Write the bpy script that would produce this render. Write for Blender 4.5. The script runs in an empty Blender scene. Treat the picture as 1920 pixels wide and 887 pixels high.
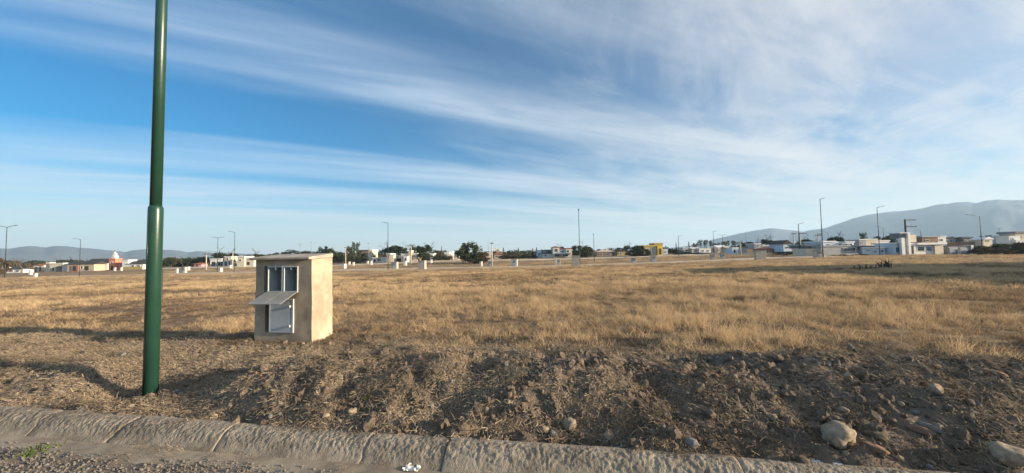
import bpy, math, random
import numpy as np
from mathutils import Vector, Matrix, Euler

# ---------------------------------------------------------------- camera, world, sun, exposure
S = bpy.context.scene
C = S.collection
F = 700.0                                  # focal length in photo pixels (1920 wide, ultra-wide phone lens)
PITCH = math.atan(33.5 / F)
ROLL = -0.017
CAMZ = 1.75
cam = bpy.data.cameras.new('camera')
cam.sensor_fit = 'HORIZONTAL'; cam.sensor_width = 36.0; cam.lens = F / 1920 * 36.0
cam.clip_start = 0.05; cam.clip_end = 60000
camo = bpy.data.objects.new('camera', cam); C.objects.link(camo)
CM = Matrix.Rotation(math.pi / 2 + PITCH, 3, 'X') @ Matrix.Rotation(ROLL, 3, 'Z')
camo.matrix_world = Matrix.Translation((0, 0, CAMZ)) @ CM.to_4x4()
S.camera = camo

SUN_AZ = math.radians(102.8)                 # clockwise from +Y
SUN_EL = math.radians(11.5)
w = bpy.data.worlds.new('World'); S.world = w; w.use_nodes = True
nt = w.node_tree; N = nt.nodes; L = nt.links
for n in list(N): N.remove(n)
def nd(tree, t, **kw):
    n = tree.nodes.new(t)
    for k, v in kw.items(): setattr(n, k, v)
    return n
def mth(tree, op, a, b=None, c=None, clamp=False):
    n = tree.nodes.new('ShaderNodeMath'); n.operation = op; n.use_clamp = clamp
    for i, v in enumerate((a, b, c)):
        if v is None: continue
        if isinstance(v, (int, float)): n.inputs[i].default_value = v
        else: tree.links.new(v, n.inputs[i])
    return n.outputs[0]
def mrange(tree, v, a, b, c=0.0, d=1.0, smooth=True):
    n = tree.nodes.new('ShaderNodeMapRange'); n.interpolation_type = 'SMOOTHSTEP' if smooth else 'LINEAR'
    tree.links.new(v, n.inputs[0])
    for i, x in enumerate((a, b, c, d)): n.inputs[i + 1].default_value = x
    return n.outputs[0]
sky = nd(nt, 'ShaderNodeTexSky', sky_type='NISHITA', sun_disc=False, sun_elevation=SUN_EL, sun_rotation=SUN_AZ,
         altitude=700, air_density=1.0, dust_density=0.25, ozone_density=2.5)
hsv = nd(nt, 'ShaderNodeHueSaturation'); hsv.inputs['Saturation'].default_value = 1.55; hsv.inputs['Value'].default_value = 1.14
L.new(sky.outputs[0], hsv.inputs['Color'])
tc = nd(nt, 'ShaderNodeTexCoord')
sep = nd(nt, 'ShaderNodeSeparateXYZ'); L.new(tc.outputs['Generated'], sep.inputs[0])
zc = mth(nt, 'ADD', mth(nt, 'MAXIMUM', sep.outputs[2], 0.0), 0.035)
px_ = mth(nt, 'DIVIDE', sep.outputs[0], zc); py_ = mth(nt, 'DIVIDE', sep.outputs[1], zc)
def cloud_layer(az, sx, sy, off, detail, rough, dist):
    """fibrous cloud on a plane aloft; sx along the fibres, sy across"""
    ca, sa = math.sin(math.radians(az)), math.cos(math.radians(az))
    a = mth(nt, 'ADD', mth(nt, 'MULTIPLY', px_, ca * sx), mth(nt, 'MULTIPLY', py_, sa * sx))
    b = mth(nt, 'ADD', mth(nt, 'MULTIPLY', px_, -sa * sy), mth(nt, 'MULTIPLY', py_, ca * sy))
    cb = nd(nt, 'ShaderNodeCombineXYZ'); L.new(a, cb.inputs[0]); L.new(b, cb.inputs[1]); cb.inputs[2].default_value = off
    nz = nd(nt, 'ShaderNodeTexNoise'); L.new(cb.outputs[0], nz.inputs['Vector'])
    nz.inputs['Scale'].default_value = 1.0; nz.inputs['Detail'].default_value = detail
    nz.inputs['Roughness'].default_value = rough; nz.inputs['Distortion'].default_value = dist
    return nz.outputs[0]
bands = mrange(nt, cloud_layer(62, 0.10, 0.85, 3.7, 5, 0.5, 0.35), 0.36, 0.62)
fibre = mrange(nt, cloud_layer(70, 0.5, 3.2, 9.1, 8, 0.62, 0.6), 0.30, 0.72)
veil = mrange(nt, cloud_layer(40, 0.9, 2.0, 5.3, 9, 0.66, 0.5), 0.36, 0.70)
# the veil thickens towards the sunward side, the banks towards the horizon
side = mrange(nt, mth(nt, 'ADD', mth(nt, 'MULTIPLY', sep.outputs[0], 1.0), mth(nt, 'MULTIPLY', sep.outputs[1], 0.15)), -0.35, 0.85)
c1 = mth(nt, 'MULTIPLY', bands, mth(nt, 'ADD', mth(nt, 'MULTIPLY', fibre, 0.5), 0.5))
c2 = mth(nt, 'MULTIPLY', side, mth(nt, 'ADD', mth(nt, 'MULTIPLY', veil, 0.75), 0.25))
low = mrange(nt, sep.outputs[2], 0.0, 0.22, 1.0, 0.0)
c3 = mth(nt, 'MULTIPLY', low, mth(nt, 'ADD', mth(nt, 'MULTIPLY', fibre, 0.62), 0.34))
inv = mth(nt, 'MULTIPLY', mth(nt, 'MULTIPLY', mth(nt, 'SUBTRACT', 1.0, mth(nt, 'MULTIPLY', c1, 0.72)),
          mth(nt, 'SUBTRACT', 1.0, mth(nt, 'MULTIPLY', c2, 0.60))), mth(nt, 'SUBTRACT', 1.0, mth(nt, 'MULTIPLY', c3, 0.75)))
cov = mth(nt, 'SUBTRACT', 1.0, inv, clamp=True)
mix = nd(nt, 'ShaderNodeMix', data_type='RGBA'); L.new(cov, mix.inputs['Factor'])
L.new(hsv.outputs[0], mix.inputs[6]); cc = nd(nt, 'ShaderNodeMix', data_type='RGBA'); L.new(mth(nt, 'MAXIMUM', side, mth(nt, 'MULTIPLY', low, 0.75)), cc.inputs['Factor']); cc.inputs[6].default_value = (5.0, 6.1, 7.2, 1); cc.inputs[7].default_value = (6.6, 6.5, 6.4, 1)
L.new(cc.outputs[2], mix.inputs[7])
bg = nd(nt, 'ShaderNodeBackground'); bg.inputs['Strength'].default_value = 0.05
L.new(mix.outputs[2], bg.inputs['Color'])
wo = nd(nt, 'ShaderNodeOutputWorld'); L.new(bg.outputs[0], wo.inputs['Surface'])

sl = bpy.data.lights.new('sun', 'SUN'); sl.energy = 5.0; sl.angle = math.radians(0.5); sl.color = (1.0, 0.82, 0.60)
slo = bpy.data.objects.new('sun', sl); C.objects.link(slo)
sdir = Vector((math.sin(SUN_AZ) * math.cos(SUN_EL), math.cos(SUN_AZ) * math.cos(SUN_EL), math.sin(SUN_EL)))
slo.rotation_euler = sdir.to_track_quat('Z', 'Y').to_euler(); slo.location = (60, -20, 40)

S.view_settings.view_transform = 'Standard'; S.view_settings.look = 'None'
S.view_settings.gamma = 1.0; S.view_settings.exposure = 1.5; S.view_settings.use_curve_mapping = False
S.render.engine = 'CYCLES'
S.cycles.max_bounces = 6; S.cycles.diffuse_bounces = 2; S.cycles.glossy_bounces = 2
S.cycles.transmission_bounces = 4; S.cycles.volume_bounces = 0; S.cycles.transparent_max_bounces = 8
S.cycles.use_denoising = True; S.cycles.caustics_reflective = False; S.cycles.caustics_refractive = False

# ---------------------------------------------------------------- helpers
rng = np.random.default_rng(7); random.seed(7)
def ray(px, py):
    d = CM @ Vector(((px - 960) / F, -(py - 443.5) / F, -1.0)); return d
def at(px, py, Y):
    d = ray(px, py); k = Y / d.y
    return Vector((d.x * k, Y, CAMZ + d.z * k))
def onz(px, py, z):
    d = ray(px, py); k = (z - CAMZ) / d.z
    return Vector((d.x * k, d.y * k, z))
def hash2(ix, iy, seed):
    h = (ix.astype(np.int64) * 374761393 + iy.astype(np.int64) * 668265263 + seed * 974634541) & 0x7fffffff
    h = ((h ^ (h >> 13)) * 1274126177) & 0x7fffffff
    return ((h ^ (h >> 16)) & 0xffff) / 65535.0
def vnoise(x, y, seed=0):
    x = np.asarray(x, float); y = np.asarray(y, float)
    ix = np.floor(x); iy = np.floor(y); fx = x - ix; fy = y - iy
    ix = ix.astype(np.int64); iy = iy.astype(np.int64)
    fx = fx * fx * fx * (fx * (fx * 6 - 15) + 10); fy = fy * fy * fy * (fy * (fy * 6 - 15) + 10)
    a = hash2(ix, iy, seed); b = hash2(ix + 1, iy, seed); c = hash2(ix, iy + 1, seed); d = hash2(ix + 1, iy + 1, seed)
    return (a * (1 - fx) + b * fx) * (1 - fy) + (c * (1 - fx) + d * fx) * fy * 1.0
def fbm(x, y, oct=4, seed=0, gain=0.5):
    s = 0; a = 1; t = 0
    for o in range(oct):
        s = s + a * (vnoise(x * 2 ** o + 17.3 * o, y * 2 ** o - 9.1 * o, seed + o) - 0.5); t += a; a *= gain
    return s / t * 2
def sstep(a, b, x):
    t = np.clip((np.asarray(x, float) - a) / (b - a), 0, 1); return t * t * (3 - 2 * t)

MATS = {}
def material(name, col, rough=0.85, var=0.0, vscale=3.0, col2=None, bump=0.0, bscale=40.0, spec=0.3, metal=0.0, detail=6):
    """procedural Principled material with two-colour noise variation and fine relief"""
    m = bpy.data.materials.new(name); m.use_nodes = True; t = m.node_tree
    b = t.nodes['Principled BSDF']
    b.inputs['Roughness'].default_value = rough; b.inputs['Metallic'].default_value = metal
    b.inputs['Specular IOR Level'].default_value = spec
    co = t.nodes.new('ShaderNodeTexCoord')
    if var > 0 or col2:
        nz = t.nodes.new('ShaderNodeTexNoise'); t.links.new(co.outputs['Object'], nz.inputs['Vector'])
        nz.inputs['Scale'].default_value = vscale; nz.inputs['Detail'].default_value = detail; nz.inputs['Roughness'].default_value = 0.62
        f = mrange(t, nz.outputs[0], 0.3, 0.7)
        mx = t.nodes.new('ShaderNodeMix'); mx.data_type = 'RGBA'; t.links.new(f, mx.inputs['Factor'])
        c2 = col2 or tuple(c * (1 - var) for c in col)
        mx.inputs[6].default_value = (*c2, 1); mx.inputs[7].default_value = (*col, 1)
        t.links.new(mx.outputs[2], b.inputs['Base Color'])
    else:
        b.inputs['Base Color'].default_value = (*col, 1)
    if bump > 0:
        nz = t.nodes.new('ShaderNodeTexNoise'); t.links.new(co.outputs['Object'], nz.inputs['Vector'])
        nz.inputs['Scale'].default_value = bscale; nz.inputs['Detail'].default_value = 5
        bp = t.nodes.new('ShaderNodeBump'); bp.inputs['Strength'].default_value = 1.0; bp.inputs['Distance'].default_value = bump
        t.links.new(nz.outputs[0], bp.inputs['Height']); t.links.new(bp.outputs[0], b.inputs['Normal'])
    MATS[name] = m
    return m
def straw_material(name, ca, cb, trans=0.3, attr='tint'):
    """blade material: per-clump tint (instancer attribute) and per-blade tint (mesh attribute)"""
    m = bpy.data.materials.new(name); m.use_nodes = True; t = m.node_tree
    for n in list(t.nodes): t.nodes.remove(n)
    a1 = nd(t, 'ShaderNodeAttribute', attribute_type='INSTANCER', attribute_name='tint')
    a2 = nd(t, 'ShaderNodeAttribute', attribute_type='GEOMETRY', attribute_name='blade')
    f = mth(t, 'ADD', mth(t, 'MULTIPLY', a1.outputs['Fac'], 0.62), mth(t, 'MULTIPLY', a2.outputs['Fac'], 0.38), clamp=True)
    mx = nd(t, 'ShaderNodeMix', data_type='RGBA'); t.links.new(f, mx.inputs['Factor'])
    mx.inputs[6].default_value = (*ca, 1); mx.inputs[7].default_value = (*cb, 1)
    d = nd(t, 'ShaderNodeBsdfDiffuse'); tr = nd(t, 'ShaderNodeBsdfTranslucent')
    t.links.new(mx.outputs[2], d.inputs[0]); t.links.new(mx.outputs[2], tr.inputs[0])
    ms = nd(t, 'ShaderNodeMixShader'); ms.inputs[0].default_value = trans
    t.links.new(d.outputs[0], ms.inputs[1]); t.links.new(tr.outputs[0], ms.inputs[2])
    o = nd(t, 'ShaderNodeOutputMaterial'); t.links.new(ms.outputs[0], o.inputs[0])
    MATS[name] = m
    return m

class MB:
    def __init__(s): s.v = []; s.f = []
    def add(s, vs, fs):
        o = len(s.v); s.v += [tuple(v) for v in vs]; s.f += [tuple(i + o for i in f) for f in fs]; return s
    def box(s, x0, x1, y0, y1, z0, z1):
        return s.add([(x0, y0, z0), (x1, y0, z0), (x1, y1, z0), (x0, y1, z0), (x0, y0, z1), (x1, y0, z1), (x1, y1, z1), (x0, y1, z1)],
                     [(0, 3, 2, 1), (4, 5, 6, 7), (0, 1, 5, 4), (1, 2, 6, 5), (2, 3, 7, 6), (3, 0, 4, 7)])
    def hexa(s, p):      # 8 points, bottom ring then top ring
        return s.add(p, [(0, 3, 2, 1), (4, 5, 6, 7), (0, 1, 5, 4), (1, 2, 6, 5), (2, 3, 7, 6), (3, 0, 4, 7)])
    def tube(s, pts, rad, n=12, caps=True):
        pts = [Vector(p) for p in pts]; rings = []
        if isinstance(rad, (int, float)): rad = [rad] * len(pts)
        for i, p in enumerate(pts):
            t = (pts[min(i + 1, len(pts) - 1)] - pts[max(i - 1, 0)]).normalized()
            a = t.orthogonal().normalized() if abs(t.z) < 0.9 else (Vector((1, 0, 0)) - t * t.x).normalized()
            b = t.cross(a)
            rings.append([p + (a * math.cos(2 * math.pi * k / n) + b * math.sin(2 * math.pi * k / n)) * rad[i] for k in range(n)])
        vs = [v for r in rings for v in r]; fs = []
        for i in range(len(pts) - 1):
            for k in range(n):
                fs.append((i * n + k, i * n + (k + 1) % n, (i + 1) * n + (k + 1) % n, (i + 1) * n + k))
        if caps: fs.append(tuple(range(n - 1, -1, -1))); fs.append(tuple((len(pts) - 1) * n + k for k in range(n)))
        return s.add(vs, fs)
    def mesh(s, name, smooth=False):
        me = bpy.data.meshes.new(name); me.from_pydata(s.v, [], s.f); me.update()
        if smooth:
            for p in me.polygons: p.use_smooth = True
        return me
    def build(s, name, mat, parent=None, smooth=False, bevel=0.0, seg=2):
        o = obj(name, s.mesh(name, smooth), mat, parent)
        if bevel > 0:
            b = o.modifiers.new('bevel', 'BEVEL'); b.width = bevel; b.segments = seg; b.limit_method = 'ANGLE'
        return o
def obj(name, me, mat=None, parent=None):
    o = bpy.data.objects.new(name, me); C.objects.link(o)
    if mat is not None and not me.materials: me.materials.append(MATS[mat] if isinstance(mat, str) else mat)
    if parent is not None: o.parent = parent
    return o
def empty(name, loc, rz=0.0):
    o = bpy.data.objects.new(name, None); C.objects.link(o); o.location = loc; o.rotation_euler = (0, 0, rz)
    o.empty_display_size = 0.3
    return o
def tag(o, label=None, cat=None, group=None, kind=None):
    if label: o['label'] = label
    if cat: o['category'] = cat
    if group: o['group'] = group
    if kind or cat: o['kind'] = kind or 'thing'
    return o
def grid_mesh(name, P, smooth=True):
    """P: (n, m, 3) array of points"""
    n, m = P.shape[:2]
    me = bpy.data.meshes.new(name)
    idx = np.arange(n * m).reshape(n, m)
    q = np.stack([idx[:-1, :-1], idx[1:, :-1], idx[1:, 1:], idx[:-1, 1:]], -1).reshape(-1, 4)
    me.vertices.add(n * m); me.vertices.foreach_set('co', P.reshape(-1).astype(np.float32))
    me.loops.add(q.size); me.loops.foreach_set('vertex_index', q.reshape(-1).astype(np.int32))
    me.polygons.add(len(q)); me.polygons.foreach_set('loop_start', np.arange(0, q.size, 4, dtype=np.int32))
    me.update(calc_edges=True)
    me.polygons.foreach_set('use_smooth', np.full(len(q), smooth))
    me.validate(); return me
def poly_mesh(name, V, Fc, k, smooth=False, attr=None):
    """V (n,3), Fc (m,k)"""
    me = bpy.data.meshes.new(name)
    me.vertices.add(len(V)); me.vertices.foreach_set('co', np.asarray(V, np.float32).reshape(-1))
    me.loops.add(Fc.size); me.loops.foreach_set('vertex_index', Fc.reshape(-1).astype(np.int32))
    me.polygons.add(len(Fc)); me.polygons.foreach_set('loop_start', np.arange(0, Fc.size, k, dtype=np.int32))
    me.update(calc_edges=True)
    if smooth: me.polygons.foreach_set('use_smooth', np.full(len(Fc), True))
    if attr is not None:
        a = me.attributes.new('blade', 'FLOAT', 'POINT'); a.data.foreach_set('value', np.asarray(attr, np.float32))
    return me
def scatter(name, P, rot, scale, idx, tint, protos):
    """one object that scatters the prototype meshes over the points P by geometry nodes"""
    me = bpy.data.meshes.new(name); n = len(P)
    me.vertices.add(n); me.vertices.foreach_set('co', np.asarray(P, np.float32).reshape(-1))
    def at_(nm, ty, data, key):
        a = me.attributes.new(nm, ty, 'POINT'); a.data.foreach_set(key, np.asarray(data).reshape(-1))
    at_('rot', 'FLOAT_VECTOR', rot.astype(np.float32), 'vector'); at_('scl', 'FLOAT_VECTOR', scale.astype(np.float32), 'vector')
    at_('pick', 'INT', idx.astype(np.int32), 'value'); at_('tint', 'FLOAT', tint.astype(np.float32), 'value')
    o = obj(name, me)
    col = bpy.data.collections.new(name + '_kinds')
    for i, p in enumerate(protos):
        po = bpy.data.objects.new('%s_kind_%d' % (name, i), p); col.objects.link(po)
    g = bpy.data.node_groups.new(name, 'GeometryNodeTree')
    g.interface.new_socket('Geometry', in_out='INPUT', socket_type='NodeSocketGeometry')
    g.interface.new_socket('Geometry', in_out='OUTPUT', socket_type='NodeSocketGeometry')
    gi = g.nodes.new('NodeGroupInput'); go = g.nodes.new('NodeGroupOutput')
    ci = g.nodes.new('GeometryNodeCollectionInfo'); ci.inputs['Collection'].default_value = col
    ci.inputs['Separate Children'].default_value = True; ci.inputs['Reset Children'].default_value = True
    ip = g.nodes.new('GeometryNodeInstanceOnPoints'); ip.inputs['Pick Instance'].default_value = True
    def na(nm, ty):
        a = g.nodes.new('GeometryNodeInputNamedAttribute'); a.data_type = ty; a.inputs['Name'].default_value = nm; return a.outputs[0]
    g.links.new(gi.outputs[0], ip.inputs['Points']); g.links.new(ci.outputs[0], ip.inputs['Instance'])
    g.links.new(na('pick', 'INT'), ip.inputs['Instance Index'])
    er = g.nodes.new('FunctionNodeEulerToRotation'); g.links.new(na('rot', 'FLOAT_VECTOR'), er.inputs[0])
    g.links.new(er.outputs[0], ip.inputs['Rotation']); g.links.new(na('scl', 'FLOAT_VECTOR'), ip.inputs['Scale'])
    g.links.new(ip.outputs[0], go.inputs[0])
    md = o.modifiers.new('scatter', 'NODES'); md.node_group = g
    return o

# ---------------------------------------------------------------- materials
material('soil', (0.19, 0.143, 0.103), 0.95, vscale=2.6, col2=(0.088, 0.068, 0.053), bump=0.016, bscale=60)
material('clod', (0.21, 0.16, 0.115), 0.95, vscale=1.2, col2=(0.10, 0.078, 0.06), bump=0.006, bscale=60)
material('stone', (0.37, 0.295, 0.205), 0.85, vscale=3, col2=(0.20, 0.16, 0.115), bump=0.004, bscale=40)
material('grey_stone', (0.25, 0.235, 0.215), 0.85, vscale=7, col2=(0.15, 0.14, 0.13), bump=0.004, bscale=40)
material('brick_shard', (0.30, 0.17, 0.11), 0.9, vscale=9, col2=(0.21, 0.13, 0.09), bump=0.004, bscale=50)
material('gravel', (0.22, 0.19, 0.155), 0.85, vscale=6, col2=(0.09, 0.079, 0.066))
material('road_dirt', (0.19, 0.15, 0.115), 0.95, vscale=5, col2=(0.12, 0.098, 0.08), bump=0.01, bscale=70)
material('kerb_concrete', (0.34, 0.285, 0.215), 0.93, vscale=5, col2=(0.17, 0.14, 0.105), bump=0.008, bscale=110)
material('gutter_concrete', (0.33, 0.27, 0.20), 0.93, vscale=3, col2=(0.19, 0.155, 0.115), bump=0.003, bscale=90)
material('plaster', (0.46, 0.375, 0.275), 0.92, vscale=2.3, col2=(0.27, 0.215, 0.155), bump=0.005, bscale=60)
material('cement_slab', (0.42, 0.37, 0.31), 0.93, vscale=5, col2=(0.28, 0.24, 0.20), bump=0.004, bscale=50)
material('meter_case', (0.50, 0.53, 0.53), 0.55, vscale=4, col2=(0.43, 0.46, 0.46))
material('meter_inside', (0.20, 0.235, 0.25), 0.6, vscale=6, col2=(0.16, 0.19, 0.20))
material('meter_door', (0.50, 0.53, 0.54), 0.45, vscale=5, col2=(0.42, 0.45, 0.46))
material('flap', (0.34, 0.34, 0.325), 0.35, vscale=6, col2=(0.27, 0.27, 0.255)); MATS['flap'].node_tree.nodes['Principled BSDF'].inputs['Alpha'].default_value = 0.72
material('white_plastic', (0.75, 0.75, 0.72), 0.5)
material('green_paint', (0.017, 0.056, 0.038), 0.33, vscale=3, col2=(0.011, 0.042, 0.029), bump=0.0006, bscale=25, spec=0.5)
material('dark_paint', (0.03, 0.045, 0.04), 0.5)
material('lamp_grey', (0.20, 0.21, 0.21), 0.5)
material('concrete_pole', (0.48, 0.44, 0.38), 0.9, vscale=4, col2=(0.38, 0.35, 0.30))
material('dark_wood', (0.06, 0.045, 0.035), 0.9)
material('pillar_plaster', (0.56, 0.49, 0.40), 0.92, vscale=3, col2=(0.42, 0.36, 0.29))
material('pillar_white', (0.70, 0.66, 0.58), 0.9, vscale=3, col2=(0.58, 0.54, 0.47))
for nm, c in dict(white=(0.76, 0.75, 0.72), cream=(0.66, 0.58, 0.45), tan=(0.50, 0.41, 0.30), grey=(0.36, 0.36, 0.36), dgrey=(0.17, 0.175, 0.18),
                  bluewhite=(0.55, 0.64, 0.72), coral=(0.58, 0.22, 0.13), yellow=(0.62, 0.42, 0.08), ochre=(0.42, 0.33, 0.13), brown=(0.26, 0.17, 0.12),
                  pink=(0.65, 0.30, 0.33), brick=(0.40, 0.20, 0.13)).items():
    material('wall_' + nm, c, 0.9, vscale=0.9, col2=tuple(x * 0.84 for x in c))
material('roof_dark', (0.055, 0.052, 0.052), 0.85, vscale=2, col2=(0.035, 0.033, 0.033))
material('roof_red', (0.34, 0.12, 0.07), 0.85, vscale=2, col2=(0.25, 0.09, 0.055))
material('roof_white', (0.70, 0.70, 0.69), 0.8)
material('glass', (0.035, 0.05, 0.065), 0.08, spec=0.6)
material('blue_glass', (0.05, 0.14, 0.22), 0.08, spec=0.6)
material('bark', (0.085, 0.065, 0.05), 0.95, vscale=8, col2=(0.05, 0.04, 0.032))
material('pale_bark', (0.20, 0.17, 0.14), 0.95, vscale=8, col2=(0.13, 0.11, 0.09))
material('mountain_hazed', (0.17, 0.185, 0.20), 1.0, vscale=0.006, col2=(0.13, 0.145, 0.16), spec=0.0)  # slopes paled and blued: part of the distance haze is in this colour
material('dirt_track', (0.52, 0.43, 0.32), 0.95, vscale=0.7, col2=(0.42, 0.34, 0.25))
material('weathered_wood', (0.27, 0.215, 0.15), 0.9, vscale=6, col2=(0.15, 0.12, 0.085))
material('dead_stalk', (0.10, 0.085, 0.06), 0.9, vscale=4, col2=(0.055, 0.048, 0.04))
material('paper', (0.78, 0.75, 0.70), 0.8, vscale=20, col2=(0.66, 0.63, 0.57))
straw_material('straw', (0.14, 0.092, 0.058), (0.69, 0.51, 0.305), 0.34)
straw_material('litter', (0.09, 0.066, 0.047), (0.58, 0.455, 0.31), 0.1)
straw_material('dead_weed', (0.055, 0.044, 0.036), (0.19, 0.145, 0.10), 0.15)
straw_material('green_leaf', (0.05, 0.10, 0.022), (0.13, 0.22, 0.045), 0.3)
def leaf_material(name, ca, cb, trans=0.2):
    m = straw_material(name, ca, cb, trans)
    # trees are no instances: only the per-leaf attribute counts
    t = m.node_tree; mx = [n for n in t.nodes if n.type == 'MIX'][0]
    a2 = [n for n in t.nodes if n.type == 'ATTRIBUTE' and n.attribute_type == 'GEOMETRY'][0]
    t.links.new(a2.outputs['Fac'], mx.inputs['Factor']); return m
leaf_material('leaf_dark', (0.018, 0.026, 0.012), (0.06, 0.075, 0.03))
leaf_material('leaf_olive', (0.035, 0.042, 0.018), (0.11, 0.115, 0.05))
leaf_material('leaf_brown', (0.07, 0.052, 0.032), (0.16, 0.115, 0.065))
leaf_material('leaf_green', (0.04, 0.065, 0.018), (0.11, 0.155, 0.04), 0.25)

# ---------------------------------------------------------------- terrain heights
CTRL = [(-10, 8, .10), (0, 8, .20), (10, 6, .30), (20, 15, .38), (-20, 15, .0), (0, 20, .10), (35, 30, .42), (-35, 30, -.3),
        (0, 3, .2), (-10, 3, .15), (10, 3, .27), (-60, 10, -.3), (60, 10, .5), (55, 40, .45)]
for px, py, Y in [(8, 522, 66), (150, 520, 89), (440, 512, 82), (727, 507, 71), (1087, 498, 66), (1545, 483, 57), (1652, 480, 68), (1425, 487, 62),
                  (1078, 500, 55), (964, 501, 77), (1225, 494, 70), (791, 505, 68), (340, 513, 95), (960, 486, 150), (100, 509, 130), (1700, 477, 85),
                  (1900, 477, 75), (1450, 472, 125), (1300, 476, 140), (1210, 478, 140), (860, 488, 130), (600, 497, 140), (460, 499, 130), (250, 505, 125)]:
    p = at(px, py, Y); CTRL.append((p.x, Y, p.z))
CTRL = np.array(CTRL)
def tps_k(r2): return np.where(r2 > 0, 0.5 * r2 * np.log(np.maximum(r2, 1e-12)), 0)
_n = len(CTRL); _xy = CTRL[:, :2] / 50.0
_K = tps_k(((_xy[:, None] - _xy[None]) ** 2).sum(-1)) + np.eye(_n) * 0.02
_P = np.c_[np.ones(_n), _xy]
_A = np.block([[_K, _P], [_P.T, np.zeros((3, 3))]])
_w = np.linalg.solve(_A, np.r_[CTRL[:, 2], np.zeros(3)])
def terrain(X, Y):
    X = np.atleast_1d(np.asarray(X, float)); Y = np.atleast_1d(np.asarray(Y, float)); sh = X.shape
    X = X.ravel(); Y = Y.ravel()
    r = np.hypot(X, Y); k = np.minimum(1, 165 / np.maximum(r, 1e-6))
    x = np.clip(X * k, -125, 125); y = np.clip(Y * k, 2, 160)
    out = np.empty(len(x))
    for i in range(0, len(x), 20000):
        q = np.c_[x[i:i + 20000], y[i:i + 20000]] / 50.0
        out[i:i + 20000] = tps_k(((q[:, None] - _xy[None]) ** 2).sum(-1)) @ _w[:_n] + _w[_n] + q @ _w[_n + 1:]
    fade = 1 - sstep(250, 900, r)
    return (out * fade).reshape(sh)
def tz(X, Y): return float(terrain(X, Y)[0])

# kerb frame: u along the kerb (to the right), v away from the road
KA = onz(0, 763, 0.15); KB = onz(1380, 860, 0.15)
UD = (KB - KA); UD.z = 0; UD.normalize(); VD = Vector((-UD.y, UD.x, 0))
KO = onz(845, 823, 0.15); KO.z = 0
def uv_of(X, Y):
    dx = np.asarray(X) - KO.x; dy = np.asarray(Y) - KO.y
    return dx * UD.x + dy * UD.y, dx * VD.x + dy * VD.y
def xy_of(u, v): return KO.x + u * UD.x + v * VD.x, KO.y + u * UD.y + v * VD.y
KRZ = math.atan2(UD.y, UD.x)
POLE = onz(282, 742, 0.06)
PU, PV = [float(a) for a in uv_of(POLE.x, POLE.y)]
UMAX = 11.0; UC = -2.0                     # the finely modelled strip runs UC +- UMAX along the kerb

def verge_z(u, v, fine=True):
    X, Y = xy_of(u, v)
    base = terrain(X, Y)
    wob = 0.35 * fbm(u * 0.5, v * 0.0 + 3, 3, 11)
    right = sstep(PU + 0.55 + wob, PU + 1.5 + wob, u - 0.45 * (v - 0.6))             # big bank right of the post
    left = 1 - sstep(PU - 1.1, PU - 0.45, u + 0.25 * v)                              # small bank left of the post
    bank = sstep(0.02, 1.0, v) * (1 - sstep(1.2, 3.2, v)) * (0.25 * right + 0.17 * left * (1 - sstep(0.9, 1.8, v)))
    rise = 0.125 + (base - 0.125) * sstep(0.0, 2.2, v)
    z = rise + bank
    pit = np.exp(-(((u - PU + 0.22) / 0.42) ** 2 + ((v - PV + 0.02) / 0.34) ** 2)); z = z - 0.23 * pit
    rough = 0.35 + 0.65 * right * (1 - sstep(1.3, 2.4, v)) + 0.15 * left
    rough = rough * sstep(-0.02, 0.12, v)
    z = z + rough * (0.16 * fbm(u * 1.6, v * 1.0, 3, 21) + 0.07 * (0.45 - np.abs(fbm(u * 3.6, v * 3.0, 2, 31))))
    z = z + (0.3 + 0.7 * rough) * sstep(-0.02, 0.1, v) * (0.048 * fbm(u * 8, v * 8, 2, 41) + 0.024 * fbm(u * 19, v * 19, 2, 51, 0.7))
    fadeout = sstep(3.6, 4.6, v) + sstep(UMAX - 1.0, UMAX, np.abs(u - UC))
    return z - 0.25 * np.clip(fadeout, 0, 1)
def ground_xy(X, Y):
    """height of whatever ground is on top at X, Y (arrays)"""
    u, v = uv_of(X, Y)
    zf = terrain(X, Y) + 0.05 * fbm(np.asarray(X) * 0.4, np.asarray(Y) * 0.4, 3, 61)
    zv = verge_z(u, v)
    wv = (1 - sstep(3.5, 4.2, v)) * (np.abs(u - UC) < UMAX - 0.5)
    return zf * (1 - wv) + zv * wv
def gz(X, Y): return float(ground_xy(np.array([X]), np.array([Y]))[0])

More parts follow.
